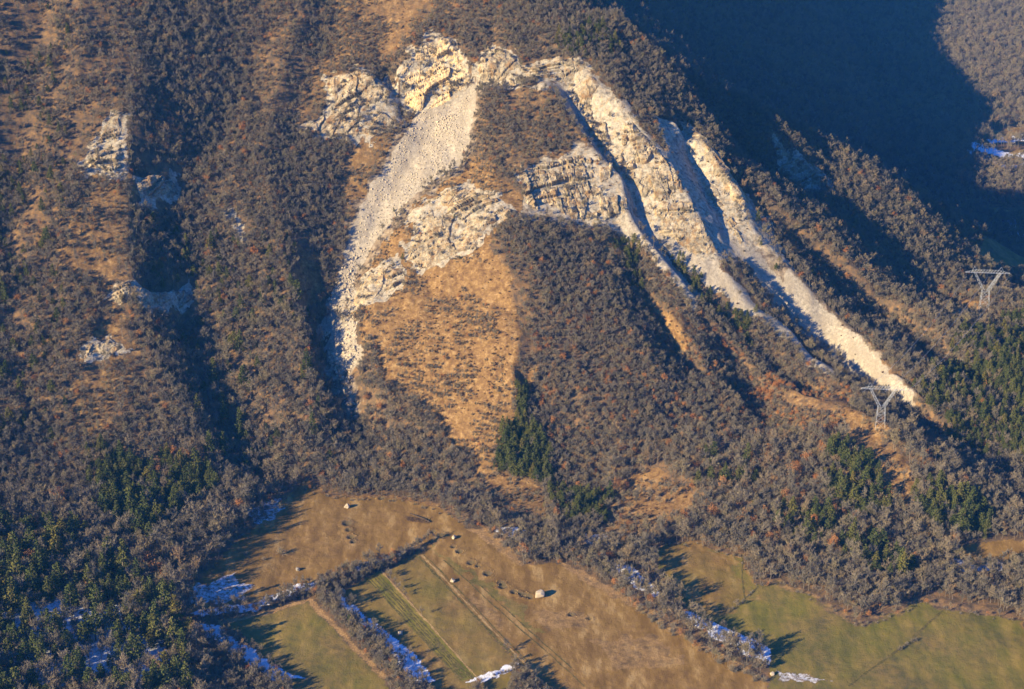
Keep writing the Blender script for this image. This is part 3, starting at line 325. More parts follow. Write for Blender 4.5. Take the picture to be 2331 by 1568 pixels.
def ground_material():
    t = NT('hillside_ground')
    a0 = t.t.nodes.new('ShaderNodeAttribute'); a0.attribute_name = 'm0'
    a1 = t.t.nodes.new('ShaderNodeAttribute'); a1.attribute_name = 'm1'
    s0 = t.t.nodes.new('ShaderNodeSeparateColor'); t.l(a0.outputs['Color'], s0.inputs[0])
    s1 = t.t.nodes.new('ShaderNodeSeparateColor'); t.l(a1.outputs['Color'], s1.inputs[0])
    W = dict(gold=s0.outputs[0], tan=s0.outputs[1], green=s0.outputs[2], scree=a0.outputs['Alpha'],
             rock=s1.outputs[0], snow=s1.outputs[1], soil=s1.outputs[2], straw=a1.outputs['Alpha'])
    n_mid = t.noise(.22, 5, .65); n_fine = t.noise(1.3, 4, .7, w=11); n_big = t.noise(.035, 4, .6, w=5)
    def edge(w, gain, amp, n):
        return t.math('MULTIPLY_ADD', t.math('ADD', w, t.math('MULTIPLY_ADD', n, amp, -.5 * amp)), gain, .5 - .5 * gain, clamp=True)
    litter = t.ramp(n_mid, [(.40, (.095, .07, .046)), (.5, (.155, .105, .06)), (.6, (.26, .155, .07))])
    litter = t.mix(t.math('MULTIPLY', n_fine, .5), litter, (.09, .066, .05))
    gold = t.ramp(t.noise(.3, 6, .7, w=3), [(.36, (.12, .07, .032)), (.46, (.20, .118, .048)), (.54, (.26, .158, .062)), (.64, (.36, .235, .105))])
    gold = t.mix(t.ramp(t.noise(.9, 4, .7, w=8), [(.52, (0, 0, 0)), (.62, (.8, .8, .8))]), gold, (.15, .08, .04))
    tan = t.ramp(t.noise(.16, 6, .65, ((1, .35, 1), (0, 0, .75)), w=13), [(.38, (.15, .083, .026)), (.48, (.22, .127, .040)), (.56, (.28, .167, .056)), (.66, (.42, .28, .115))])
    tan = t.mix(t.math('MULTIPLY', n_big, .5), tan, (.185, .125, .032))
    green = t.ramp(t.noise(.12, 6, .62, ((1, .3, 1), (0, 0, .75)), w=17), [(.36, (.095, .10, .014)), (.47, (.16, .145, .022)), (.56, (.215, .17, .03)), (.66, (.31, .225, .05))])
    green = t.mix(t.math('MULTIPLY', n_fine, .35), green, (.14, .135, .032))
    straw = t.ramp(n_fine, [(.4, (.24, .14, .05)), (.6, (.46, .30, .13))])
    soil = t.ramp(n_fine, [(.3, (.075, .06, .028)), (.7, (.15, .11, .05))])
    scree = t.ramp(t.noise(.5, 6, .75, w=23), [(.38, (.25, .22, .175)), (.5, (.38, .335, .26)), (.62, (.50, .435, .33))])
    runnel = t.noise(.16, 5, .65, ((1, .22, .6), (0, 0, .35)), w=43)
    scree = t.mix(t.ramp(runnel, [(.42, (0, 0, 0)), (.62, (.75, .75, .75))]), scree, (.29, .245, .185))
    scree = t.mix(t.math('MULTIPLY', t.ramp(t.noise(2.2, 3, .7, w=29), [(.53, (0, 0, 0)), (.60, (1, 1, 1))]), .55), scree, (.17, .145, .11))
    rock = rock_colour(t)
    snow = (.76, .78, .80)
    c = t.mix(edge(W['gold'], 3.2, .9, n_mid), litter, gold)
    c = t.mix(edge(W['tan'], 2.5, .7, n_mid), c, tan)
    c = t.mix(edge(W['green'], 1.6, .8, n_big), c, green)
    c = t.mix(edge(W['straw'], 2.5, .9, n_mid), c, straw)
    c = t.mix(edge(W['soil'], 2.0, .5, n_fine), c, soil)
    c = t.mix(edge(W['scree'], 3.2, .8, n_mid), c, scree)
    c = t.mix(edge(W['rock'], 3.2, 1.0, n_mid), c, rock)
    c = t.mix(edge(W['snow'], 2.6, 1.5, t.noise(.55, 6, .8, w=37)), c, snow)
    t.color(c)
    t.bump(t.math('ADD', n_fine, t.math('MULTIPLY', n_mid, 1.5)), .5, .6)
    return t.m

M = {}
M['ground'] = ground_material()

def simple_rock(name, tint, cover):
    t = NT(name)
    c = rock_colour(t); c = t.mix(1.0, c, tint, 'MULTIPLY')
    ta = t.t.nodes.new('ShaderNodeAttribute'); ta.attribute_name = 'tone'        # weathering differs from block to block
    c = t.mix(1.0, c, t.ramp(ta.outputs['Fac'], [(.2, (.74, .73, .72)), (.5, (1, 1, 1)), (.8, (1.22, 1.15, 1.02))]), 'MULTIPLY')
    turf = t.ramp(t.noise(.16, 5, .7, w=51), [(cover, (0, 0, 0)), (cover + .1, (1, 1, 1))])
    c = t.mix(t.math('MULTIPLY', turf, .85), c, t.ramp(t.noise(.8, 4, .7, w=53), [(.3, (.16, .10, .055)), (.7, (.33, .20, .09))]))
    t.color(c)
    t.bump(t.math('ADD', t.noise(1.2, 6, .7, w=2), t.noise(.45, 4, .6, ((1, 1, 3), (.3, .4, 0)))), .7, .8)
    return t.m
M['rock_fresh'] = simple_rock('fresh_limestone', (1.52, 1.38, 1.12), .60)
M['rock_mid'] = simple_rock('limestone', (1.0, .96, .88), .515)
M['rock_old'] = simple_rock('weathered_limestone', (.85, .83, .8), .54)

def stone_material(name, lo, hi):
    t = NT(name)
    oi = t.t.nodes.new('ShaderNodeObjectInfo')
    a = t.ramp(t.noise(.9, 5, .7), [(.4, lo), (.6, hi)])
    t.color(t.mix(1.0, a, t.ramp(oi.outputs['Random'], [(0, (.75, .75, .75)), (1, (1.08, 1.04, .98))]), 'MULTIPLY'))
    t.bump(t.noise(1.6, 5, .7), .25, .7)
    return t.m
M['stone'] = stone_material('limestone_boulder', (.34, .295, .22), (.56, .48, .36))
M['stone_dark'] = stone_material('lichen_grey_boulder', (.16, .155, .15), (.36, .34, .32))

def twig_material(name, stops, tint=0.35):
    t = NT(name)
    oi = t.t.nodes.new('ShaderNodeObjectInfo')
    c = t.ramp(oi.outputs['Random'], stops)
    c = t.mix(t.math('MULTIPLY', t.noise(.9, 2, .5, coord='Object'), tint), c, (.07, .055, .045))
    t.color(c)
    return t.m
M['bark'] = twig_material('grey_bark', [(0, (.15, .13, .105)), (1, (.23, .20, .16))])
M['twig'] = twig_material('bare_twigs', [(0, (.15, .132, .105)), (.3, (.20, .178, .138)), (.55, (.245, .21, .155)), (.75, (.28, .225, .15)), (.9, (.25, .215, .125)), (1, (.31, .215, .125))], .2)
M['leaf_russet'] = twig_material('russet_leaves', [(0, (.36, .15, .05)), (.5, (.42, .20, .075)), (1, (.30, .15, .065))], .25)
M['needle'] = twig_material('pine_needles', [(0, (.055, .075, .022)), (.5, (.085, .10, .028)), (.9, (.12, .12, .03)), (1, (.16, .135, .03))], .15)
M['shrub'] = twig_material('heath_twigs', [(0, (.13, .07, .04)), (.5, (.17, .095, .05)), (1, (.10, .075, .045))], .3)
def metal_material():
    t = NT('galvanised_steel'); t.b.inputs['Metallic'].default_value = .3; t.b.inputs['Roughness'].default_value = .5
    t.color(t.ramp(t.noise(.6, 3), [(.3, (.42, .44, .46)), (.7, (.58, .60, .62))])); return t.m
M['steel'] = metal_material()
def plain(name, c, v=.15):
    t = NT(name); t.color(t.mix(t.noise(2, 4, .6), tuple(k * (1 - v) for k in c), tuple(min(1, k * (1 + v)) for k in c))); return t.m
M['wood_dead'] = plain('weathered_wood', (.075, .055, .04))
M['plaster'] = plain('plaster', (.55, .47, .38)); M['roof'] = plain('slate_roof', (.20, .21, .24)); M['glass_dark'] = plain('window_glass', (.05, .06, .07)); M['door_paint'] = plain('door_paint', (.16, .10, .06))

# ---------------------------------------------------------------- the ground sheet
gx = axis([(-3500, -1100, 120), (-1100, -430, 14), (-430, 440, .95), (440, 900, 5), (900, 4000, 60)])
gy = axis([(-400, 560, 60), (560, 680, 4), (680, 900, .85), (900, 1230, 1.0), (1230, 1330, 3), (1330, 2700, 7), (2700, 9000, 150)])
X, Y = np.meshgrid(gx, gy)
Zg = ground(X, Y)
ny, nx = X.shape
ii = (np.arange(ny - 1)[:, None] * nx + np.arange(nx - 1)[None]).ravel()
terrain_me = mesh_from('terrain', np.stack([X, Y, Zg], -1).reshape(-1, 3), np.stack([ii, ii + 1, ii + nx + 1, ii + nx], -1), [M['ground']], smooth=True)
cw = classes(X.ravel(), Y.ravel()).astype(np.float32)
for nm, cols in (('m0', [0, 1, 2, 3]), ('m1', [4, 5, 6, 7])):
    at = terrain_me.attributes.new(nm, 'FLOAT_COLOR', 'POINT')
    at.data.foreach_set('color', np.ascontiguousarray(cw[:, cols]).ravel())
link('terrain', terrain_me, kind='structure')

# ---------------------------------------------------------------- furrows, tracks and field edges
def ribbon_material(name, stops):
    t = NT(name); t.color(t.ramp(t.noise(.7, 5, .7), stops)); return t.m
M['soil'] = ribbon_material('bare_soil', [(.38, (.075, .068, .02)), (.5, (.11, .092, .03)), (.62, (.18, .135, .045))])
M['straw'] = ribbon_material('straw_edge', [(.4, (.25, .16, .06)), (.6, (.42, .29, .12))])
for k, (hw, cls, line) in enumerate(TRACKS):
    rg = np.random.default_rng(k); pts = []
    for (x0, y0), (x1, y1) in zip(line[:-1], line[1:]):
        n = int(math.hypot(x1 - x0, y1 - y0) / .7) + 1; t_ = np.arange(n) / n
        pts.append(np.stack([x0 + (x1 - x0) * t_, y0 + (y1 - y0) * t_], -1))
    pts = np.concatenate(pts + [np.array(line[-1:])])
    d = np.gradient(pts, axis=0); d /= np.linalg.norm(d, axis=1)[:, None]; nn = np.stack([-d[:, 1], d[:, 0]], -1)
    s_ = np.arange(len(pts)) * .7; pts = pts + nn * (.5 * fbm(s_ / 9, 0 * s_ + k, 2, 5))[:, None]
    wd = hw * (1 + 1.2 * fbm(s_ / 2.5, 0 * s_ + k, 3, 6)).clip(.15, 2)
    L_ = pts + nn * wd[:, None]; R_ = pts - nn * wd[:, None]
    co = np.concatenate([np.column_stack([q, ground(q[:, 0], q[:, 1]) + .05 + .004 * k]) for q in (L_, R_)]); n = len(pts); i_ = np.arange(n - 1)
    link('furrow' if hw < .5 else 'field_track', mesh_from('furrow', co, np.stack([i_, i_ + n, i_ + n + 1, i_ + 1], -1), [M['soil' if cls == 6 else 'straw']]), kind='structure')

# ---------------------------------------------------------------- rock outcrops
def normals(x, y, e=1.5):
    gxn = (height(x + e, y) - height(x - e, y)) / (2 * e); gyn = (height(x, y + e) - height(x, y - e)) / (2 * e)
    l = np.sqrt(gxn ** 2 + gyn ** 2 + 1)
    return -gxn / l, -gyn / l, 1 / l

def outcrop(key, fresh, poly, label, mat, style, step=.55):
    p = np.array(poly)
    xs = np.arange(p[:, 0].min() - 3, p[:, 0].max() + 3, step); ys = np.arange(p[:, 1].min() - 3, p[:, 1].max() + 3, step)
    x, y = np.meshgrid(xs, ys); sh = x.shape; x = x.ravel(); y = y.ravel()
    n1 = 2 * fbm(x / 6, y / 6, 3, 77); n2 = 2 * fbm(x / 6, y / 6, 3, 78)
    inside = in_poly(x + 3 * n1, y + 3 * n2, poly); d = poly_dist(x, y, poly)
    z = ground(x, y)
    pf = np.clip((d + n1) / 5, 0, 1) * inside
    st, fl, big, dip = style
    nx0, ny0, nz0 = normals(x, y, 9)
    hl = np.hypot(nx0, ny0) + 1e-6
    al = float(np.median(nx0 / hl)), float(np.median(ny0 / hl)); ll = math.hypot(*al) + 1e-6
    dn = (x * al[0] + y * al[1]) / ll; ac = (x * -al[1] + y * al[0]) / ll          # down the slope, across it
    wob = 4.0 * fbm(x / 16, y / 16, 3, 66)
    v0 = z + dip * ac + .5 * wob
    f1, t1, e1 = facets((ac + wob) / 15, (z - .6 * ac + wob) / 11, 101, .3)
    stm = st * np.clip(.55 + 2.6 * fbm(x / 22, y / 22, 3, 59), .05, 1.25)                                  # beds stand out in places, smooth slabs elsewhere
    vb = v0 / 2.9 + 2.2 * fbm(v0 / 9, ac / 90, 3, 60); bi = np.floor(vb).astype(np.int64); fb = vb - bi     # beds of uneven thickness
    jo = np.floor(ac / (11 + 9 * hash2(bi, bi * 0, 3)) + 7 * hash2(bi, bi * 0, 4) + .25 * wob).astype(np.int64)  # joints that break them
    bed = 1.2 * hash2(bi, bi * 0, 7) + .7 * hash2(bi, jo, 8) - .45 * fb - .45 * np.clip((fb - .7) / .3, 0, 1)
    t2 = hash2(bi, jo, 9)
    f3, t3, e3 = facets((ac + wob) / 4.2, (dn + z) / 17, 121, .35)
    f4, t4, e4 = facets((ac + .3 * wob) / 4.6, v0 / 2.0, 131, .3)
    rough = .45 * fbm(ac / 2.6, z / 2.2, 3, 71)
    cracks = .8 * np.clip(1 - e1 / .04, 0, 1) * (big > 2) + .8 * np.clip(1 - e3 / .08, 0, 1) * (fl > 2)
    body = .7 * big * f1 + 1.15 * stm * (bed - .6) + .8 * fl * f3 + .45 * f4 + rough - cracks
    tone = .5 * t1 + .3 * t2 + .2 * t4
    gap = np.clip((9 if fresh > .9 else 2.7) + 9 * fbm(x / 17, y / 17, 3, 81), 0, 1)                       # earth pockets where the rock dips under
    disp = -.9 + pf * (gap * (1.9 + body) - .5 * (1 - gap))
    nx_, ny_, nz_ = normals(x, y, 4)
    co = np.stack([x + nx_ * disp, y + ny_ * disp, z + nz_ * disp], -1)
    g = inside.reshape(sh); i0 = np.arange(len(x)).reshape(sh)
    keep = (g[:-1, :-1] | g[1:, :-1] | g[:-1, 1:] | g[1:, 1:])
    f = np.stack([i0[:-1, :-1], i0[:-1, 1:], i0[1:, 1:], i0[1:, :-1]], -1)[keep]
    used = np.unique(f); mp = np.full(len(x), -1); mp[used] = np.arange(len(used))
    me = mesh_from('rock_outcrop', co[used], mp[f], [mat])
    at = me.attributes.new('tone', 'FLOAT', 'POINT'); at.data.foreach_set('value', tone[used].astype(np.float32))
    return link('rock_outcrop', me, label=label, category='rock', group='limestone outcrops on the mountainside')
STYLE = {  # beds, flutes, blocks, dip of the beds
 'scar': (1.0, .6, 6.0, -.45), 'leftcliff': (2.3, .4, 4.0, -.5), 'uppermid': (2.2, .4, 2.5, -.1), 'rightface': (2.0, 1.8, 2.0, -.12),
 'slab': (1.8, .2, .8, -.15), 'middle': (2.0, 2.6, 1.2, -.12), 'central': (2.3, .2, 1.4, -.45), 'band': (2.0, .2, 1.0, -.45), 'rib': (1.6, 1.6, 1.6, -.15), 'ribtwo': (1.4, 1.8, 1.2, -.15)}
OUT_LABEL = {
 'scar': ('brightest cream rock scar at the head of the rockfall scree', 'rock_fresh'),
 'leftcliff': ('grey bedded cliff left of the rockfall scree head', 'rock_mid'),
 'uppermid': ('long low cliff under the summit wood, right of the bright scar', 'rock_mid'),
 'rightface': ('tall broken rock face right of the upper blue-shaded gully', 'rock_mid'),
 'slab': ('smooth tilted slab under the ledge, below the tall broken face', 'rock_mid'),
 'middle': ('fluted rock buttress between the central wood and shaded gully', 'rock_mid'),
 'central': ('wide bedded outcrop in the middle of the golden slope', 'rock_mid'),
 'band': ('striped rock band beside the narrow lower part of the scree', 'rock_mid'),
 'rib': ('pale rock rib on the right skyline above the dark valley', 'rock_mid'),
 'ribtwo': ('narrow rock rib at the head of the bright right-hand chute', 'rock_mid'),
 'lefthigh': ('pale outcrop high on the left spur', 'rock_mid'),
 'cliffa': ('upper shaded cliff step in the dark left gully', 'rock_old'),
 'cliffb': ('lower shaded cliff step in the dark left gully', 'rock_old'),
 'ledgea': ('small pale ledge on the left spur beside the lower shaded cliff', 'rock_mid'),
 'ledgeb': ('ochre ledge low on the left spur', 'rock_mid'),
 'smallpale': ('small pale rock streak in the wood right of the left gully', 'rock_mid'),
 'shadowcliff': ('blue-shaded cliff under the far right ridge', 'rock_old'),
 'knoll': ('small bright rock patch on the knoll by the far pylon', 'rock_fresh'),
}
for key, fresh, poly in OUTCROPS:
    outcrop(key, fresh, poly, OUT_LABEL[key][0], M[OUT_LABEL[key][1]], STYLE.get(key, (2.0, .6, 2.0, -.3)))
# ---------------------------------------------------------------- plants: one prototype of each kind
def tube(pts, radii, sides=5):
    co = []; fa = []
    pts = [np.array(p, float) for p in pts]
    for k, (p, r) in enumerate(zip(pts, radii)):
        d = pts[min(k + 1, len(pts) - 1)] - pts[max(k - 1, 0)]; d /= np.linalg.norm(d) + 1e-9
        a = np.cross(d, [.31, .95, .1]); a /= np.linalg.norm(a); b = np.cross(d, a)
        for j in range(sides):
            t = 2 * math.pi * j / sides; co.append(p + r * (math.cos(t) * a + math.sin(t) * b))
    for k in range(len(pts) - 1):
        for j in range(sides):
            q = (j + 1) % sides; fa.append((k * sides + j, k * sides + q, (k + 1) * sides + q, (k + 1) * sides + j))
    return np.array(co), np.array(fa)

def join(parts):
    co = []; fa = []; o = 0
    for c, f in parts:
        co.append(c); fa.append(f + o); o += len(c)
    return np.concatenate(co), np.concatenate(fa)

def blades(base, tip, w, rng):
    """thin triangles from base to tip"""
    d = tip - base; s = np.cross(d, rng.normal(size=d.shape)); s /= np.linalg.norm(s, axis=1)[:, None] + 1e-9
    s *= (w / 2)[:, None]
    co = np.stack([base - s, base + s, tip], 1).reshape(-1, 3)
    return co, np.arange(len(co)).reshape(-1, 3)

def leaves(c, size, rng):
    a = rng.normal(size=c.shape); a /= np.linalg.norm(a, axis=1)[:, None]
    b = np.cross(a, rng.normal(size=c.shape)); b /= np.linalg.norm(b, axis=1)[:, None]
    a *= size[:, None]; b *= (size * .6)[:, None]
    co = np.stack([c - a, c + b, c + a, c - b], 1).reshape(-1, 3)
    return co, np.arange(len(co)).reshape(-1, 4)

def skeleton(rng, r, h, low, n_limb=7, n_sub=6):
    """limb and branch segments of a broad crown"""
    limbs = []; subs = []
    fork = np.array([0, 0, h * low])
    for k in range(n_limb):
        az = 2 * math.pi * (k + rng.uniform(-.3, .3)) / n_limb; el = rng.uniform(.25, 1.35)
        rr = rng.uniform(.6, .95)
        e = np.array([math.cos(az) * math.cos(el) * r * rr, math.sin(az) * math.cos(el) * r * rr, h * (low + .12) + math.sin(el) * h * (.86 - low) * rr])
        limbs.append((fork + rng.normal(size=3) * .05 + np.array([0, 0, rng.uniform(0, .15) * h]), e))
        for j in range(n_sub):
            t = rng.uniform(.35, 1.0); s = limbs[-1][0] * (1 - t) + e * t
            d = (e - fork); d /= np.linalg.norm(d); d = d + rng.normal(size=3) * .65 + np.array([0, 0, .25]); d /= np.linalg.norm(d)
            subs.append((s, s + d * r * rng.uniform(.35, .6)))
    return limbs, subs

def bare_tree(seed, r, h, low=.3, n_twig=17, w=.105, n_limb=7):
    rng = np.random.default_rng(seed)
    limbs, subs = skeleton(rng, r, h, low, n_limb)
    lean = rng.normal(size=2) * .03 * h
    trunk = [tube([(0, 0, -.6), (lean[0] * .5, lean[1] * .5, h * low * .6), (lean[0], lean[1], h * (low + .12)), (lean[0], lean[1], h * .75)], [.017 * h, .013 * h, .009 * h, .003 * h])]
    for a, b in limbs: trunk.append(tube([a, (a + b) / 2 + rng.normal(size=3) * .1, b], [.007 * h, .0045 * h, .002 * h], 3))
    base = []; tip = []
    for a, b in subs:
        base.append(a); tip.append(b)
        d0 = (b - a) / np.linalg.norm(b - a)
        for k in range(n_twig):
            t = rng.uniform(.15, 1); s = a + (b - a) * t
            d = d0 + rng.normal(size=3) * .75 + np.array([0, 0, .35]); d /= np.linalg.norm(d)
            base.append(s); tip.append(s + d * r * rng.uniform(.18, .42))
    base = np.array(base); tip = np.array(tip)
    crown = blades(base, tip, rng.uniform(.7, 1.4, len(base)) * w, rng)
    return join(trunk), crown

def leafy_tree(seed, r, h, n=620, size=.24):
    rng = np.random.default_rng(seed)
    trunk, crown = bare_tree(seed, r, h, .28, 3, .08)
    limbs, subs = skeleton(np.random.default_rng(seed), r, h, .28)
    s = np.array([q for q in subs]); k = rng.integers(0, len(s), n); t = rng.uniform(.2, 1.1, n)[:, None]
    c = s[k, 0] * (1 - t) + s[k, 1] * t + rng.normal(size=(n, 3)) * .16 * r
    return trunk, leaves(c, rng.uniform(.7, 1.3, n) * size, rng)

def conifer(seed, r, h, n=760, size=.30, power=.75):
    rng = np.random.default_rng(seed)
    trunk = tube([(0, 0, -.6), (0, 0, h * .5), (rng.normal() * .1, rng.normal() * .1, h * .97)], [.02 * h, .013 * h, .003 * h])
    c = []
    nb = 46
    for k in range(nb):
        t = (k + rng.uniform(0, 1)) / nb; z = h * (.14 + .86 * t ** .9); az = k * 2.4 + rng.uniform(-.4, .4)
        L = r * max(.06, (1 - t) ** power) * rng.uniform(.65, 1.15)
        m = int(n / nb * (.4 + 1.2 * (1 - t)))
        u = rng.uniform(.25, 1, m) ** .7
        rise = rng.uniform(-.1, .35)
        p = np.stack([np.cos(az) * L * u, np.sin(az) * L * u, z + rise * L * u], -1) + rng.normal(size=(m, 3)) * np.array([.13, .13, .10]) * r * (.5 + .5 * (1 - t))
        c.append(p)
    c = np.concatenate(c)
    return trunk, leaves(c, rng.uniform(.6, 1.3, len(c)) * size, rng)

def bush(seed, r, h, n=260, w=.09):
    rng = np.random.default_rng(seed)
    az = rng.uniform(0, 2 * math.pi, n); el = rng.uniform(.15, 1.5, n); q = rng.uniform(.1, .75, n)
    dirs = np.stack([np.cos(az) * np.cos(el) * r, np.sin(az) * np.cos(el) * r, np.sin(el) * h], -1)
    base = dirs * q[:, None]; tip = base + dirs * rng.uniform(.2, .38, n)[:, None] + rng.normal(size=(n, 3)) * .14 * r
    tip[:, 2] = np.maximum(tip[:, 2], .05)
    stems = [tube([(0, 0, -.3), dirs[i] * .35, dirs[i] * .8], [.05, .035, .015], 3) for i in range(9)]
    return join(stems), blades(base, tip, rng.uniform(.6, 1.4, n) * w, rng)

KINDS = {}
def kind(name, variants, mats, part_names):
    KINDS[name] = [dict(parts=[(pn, mesh_from(pn, co, fa, [M[mt]])) for pn, mt, (co, fa) in zip(part_names, mats, v)]) for v in variants]
    for k, v in enumerate(variants):
        (c0, f0), (c1, f1) = v
        fl = [f0, f1 + len(c0)]
        if f0.shape[1] == f1.shape[1]: fl = [np.concatenate(fl)]
        me = mesh_from(name + '_whole', np.concatenate([c0, c1]), fl, [M[mats[0]], M[mats[1]]], np.concatenate([np.zeros(len(f0)), np.ones(len(f1))]))
        KINDS[name][k]['whole'] = me
kind('bare_tree', [bare_tree(s, 1.0 * 3, 3 * k, lo) for s, k, lo in ((1, 2.7, .3), (2, 3.1, .34), (3, 2.4, .25), (4, 2.8, .22), (5, 3.4, .38), (6, 2.5, .3))], ('bark', 'twig'), ('trunk', 'crown'))
kind('russet_tree', [leafy_tree(s, 3, 3 * k) for s, k in ((11, 2.5), (12, 2.9), (13, 2.2))], ('bark', 'leaf_russet'), ('trunk', 'crown'))
kind('conifer', [conifer(s, 3, h, 760, .34, p) for s, h, p in ((21, 11, .75), (22, 9.5, .55), (23, 12.5, .85), (24, 8.5, .5))], ('bark', 'needle'), ('trunk', 'crown'))
kind('hedge_bush', [bush(s, 2, h) for s, h in ((31, 2.6), (32, 2.1), (33, 3.2))], ('bark', 'twig'), ('stems', 'twigs'))
kind('heath_shrub', [bush(s, 1, h, 130, .10) for s, h in ((41, .9), (42, .7))], ('bark', 'shrub'), ('stems', 'twigs'))

def stone(seed, n=15, even=.10):
    """angular block: hull of a few points on a squarish form"""
    rng = np.random.default_rng(seed)
    bm = bmesh.new()
    for k in range(n):
        d = rng.normal(size=3); d /= np.max(np.abs(d)) * .45 + np.linalg.norm(d) * .55
        bm.verts.new(Vector(d * rng.uniform(.49 - even / 2, .49 + even / 2)))
    r = bmesh.ops.convex_hull(bm, input=bm.verts)
    bmesh.ops.delete(bm, geom=[v for v in bm.verts if not v.link_faces], context='VERTS')
    bmesh.ops.bevel(bm, geom=bm.edges[:], offset=.025, segments=1, affect='EDGES')
    bmesh.ops.triangulate(bm, faces=bm.faces[:])
    bm.verts.index_update()
    co = np.array([v.co[:] for v in bm.verts]); fa = np.array([[v.index for v in f.verts] for f in bm.faces]); bm.free()
    return co, fa
STONES = [mesh_from('boulder', *stone(s), [M['stone']]) for s in range(50, 56)]
STONES_DARK = [mesh_from('boulder', *stone(s, 24, .06), [M['stone_dark']]) for s in range(60, 62)]
STONES_FIELD = [mesh_from('boulder', *stone(s, 24, .06), [M['stone']]) for s in range(64, 68)]

# ---------------------------------------------------------------- scattering
RNG = np.random.default_rng(2024)
def in_zone(x, y, poly):
    return in_poly(x, y, poly)

def jitter_grid(x0, x1, y0, y1, s, amt=.42):
    gx_, gy_ = np.meshgrid(np.arange(x0, x1, s), np.arange(y0, y1, s * .87))
    gx_ = gx_ + (np.arange(gx_.shape[0]) % 2)[:, None] * s * .5
    return (gx_ + RNG.uniform(-amt, amt, gx_.shape) * s).ravel(), (gy_ + RNG.uniform(-amt, amt, gy_.shape) * s).ravel()

CX, CY, CZ = 0.0, 0.0, 450.0
TP = math.radians(22)
def frame_uv(x, y, z):
    """where a point falls in the camera's frame (0..1), to leave out what is far outside it"""
    f = y * math.cos(TP) - (z - CZ) * math.sin(TP); up = y * math.sin(TP) + (z - CZ) * math.cos(TP)
    k = 3933.0 / 2330.0
    return .5 + k * x / f, .5 - k * up / f * (2330 / 1568)
def near_frame(x, y, z, m=.09):
    u, v = frame_uv(x, y, z)
    return (u > -m) & (u < 1 + m) & (v > -m) & (v < 1 + m)

sizes = sorted(set(r for r, _ in SIZE))
trees = {k: [] for k in KINDS}
for r in sizes:
    x, y = jitter_grid(-430, 520, 660, 1330, r * 1.17)
    zone = np.full(len(x), SIZE[0][0])
    for rr, poly in SIZE[1:]: zone[in_poly(x, y, poly)] = rr
    s = zone == r; x = x[s]; y = y[s]
    z = ground(x, y); s = near_frame(x, y, z); x, y, z = x[s], y[s], z[s]
    w = classes(x, y)
    cover = np.clip(1.05 + 1.0 * fbm(x / 26, y / 30, 3, 87) * (y > 860), .2, 1)
    dens = 1 - .85 * w[:, 0] - w[:, 1] - w[:, 2] - 1.02 * w[:, 3] - .94 * w[:, 4] - .75 * w[:, 5] * (x < -150) - w[:, 5] * (x >= -150) - w[:, 6] - w[:, 7]
    bare = np.zeros(len(x), bool)
    for poly in CLEAR: bare |= in_poly(x, y, poly)
    patch = fbm(x / 16, y / 16, 2, 88)
    keep = (RNG.uniform(size=len(x)) < cover * np.clip(dens + 1.3 * patch * (w[:, 0] > .2) * (w[:, 3] + w[:, 4] < .3), 0, 1)) & ~bare
    cf = np.zeros(len(x)); ru = np.full(len(x), .02)
    wx = x + 12 * fbm(x / 15, y / 15, 2, 55); wy = y + 14 * fbm(x / 15, y / 15, 2, 56)
    for fr, poly in CONIF: cf = np.where(in_poly(wx, wy, poly), np.maximum(cf, fr), cf)
    for fr, poly in RUSSET: ru = np.where(in_poly(x, y, poly), fr, ru)
    cfn = np.clip(cf + (cf > .2) * .8 * fbm(x / 14, y / 14, 2, 99) * (cf < .85), 0, 1)
    cfn = np.where((w[:, 0] > .5) & (cf < .5), 0, cfn)
    open_ = (w[:, 1] + w[:, 2] + w[:, 7] + w[:, 6] > .35)
    keep &= ~open_
    keep |= (cf > .85) & (w[:, 1] + w[:, 2] < .3) & (RNG.uniform(size=len(x)) < .6)
    q = RNG.uniform(size=len(x)); is_c = q < cfn; is_r = ~is_c & (RNG.uniform(size=len(x)) < ru * (1 + 4 * np.clip(fbm(x / 20, y / 20, 2, 7), 0, 1)))
    low = np.clip(1 - .35 * w[:, 0], .5, 1)
    for nm, sel in (('conifer', is_c), ('russet_tree', is_r), ('bare_tree', ~is_c & ~is_r)):
        i = np.where(keep & sel)[0]
        sc = r / 3.0 * np.exp(RNG.normal(size=len(i)) * (.32 if nm == 'conifer' else .22)).clip(.5, 1.65) * low[i] * (np.where(cf[i] > .85, 1.15, .86) if nm == 'conifer' else .95 if nm == 'bare_tree' else .85)
        trees[nm].append(np.stack([x[i], y[i], z[i] - .1, sc], -1))
# hedges and tree rows between the fields
for sp, r, wd, line in HEDGES:
    L = [np.array(p[:2]) for p in line]
    for a, b in zip(L[:-1], L[1:]):
        n = max(1, int(np.linalg.norm(b - a) / sp * (1 + wd / 7)))
        t = (np.arange(n) + RNG.uniform(0, 1, n)) / n; d = (b - a) / np.linalg.norm(b - a); nn = np.array([-d[1], d[0]])
        p = a + (b - a) * t[:, None] + nn * RNG.uniform(-.5, .5, n)[:, None] * wd
        z = ground(p[:, 0], p[:, 1]); sc = RNG.uniform(.65, 1.25, n) * r
        tall = (RNG.uniform(size=n) < (.45 if r > 2.1 else .12)); rus = RNG.uniform(size=n) < .07
        for nm, sel, f in (('hedge_bush', ~tall & ~rus, .5), ('bare_tree', tall & ~rus, .42), ('russet_tree', rus, .3)):
            trees[nm].append(np.stack([p[sel, 0], p[sel, 1], z[sel] - .05, sc[sel] * f], -1))
for x, y, sc in SINGLE_CONIFERS:
    trees['conifer'].append(np.array([[x, y, float(ground(np.array([x]), np.array([y]))[0]) - .05, sc]]))
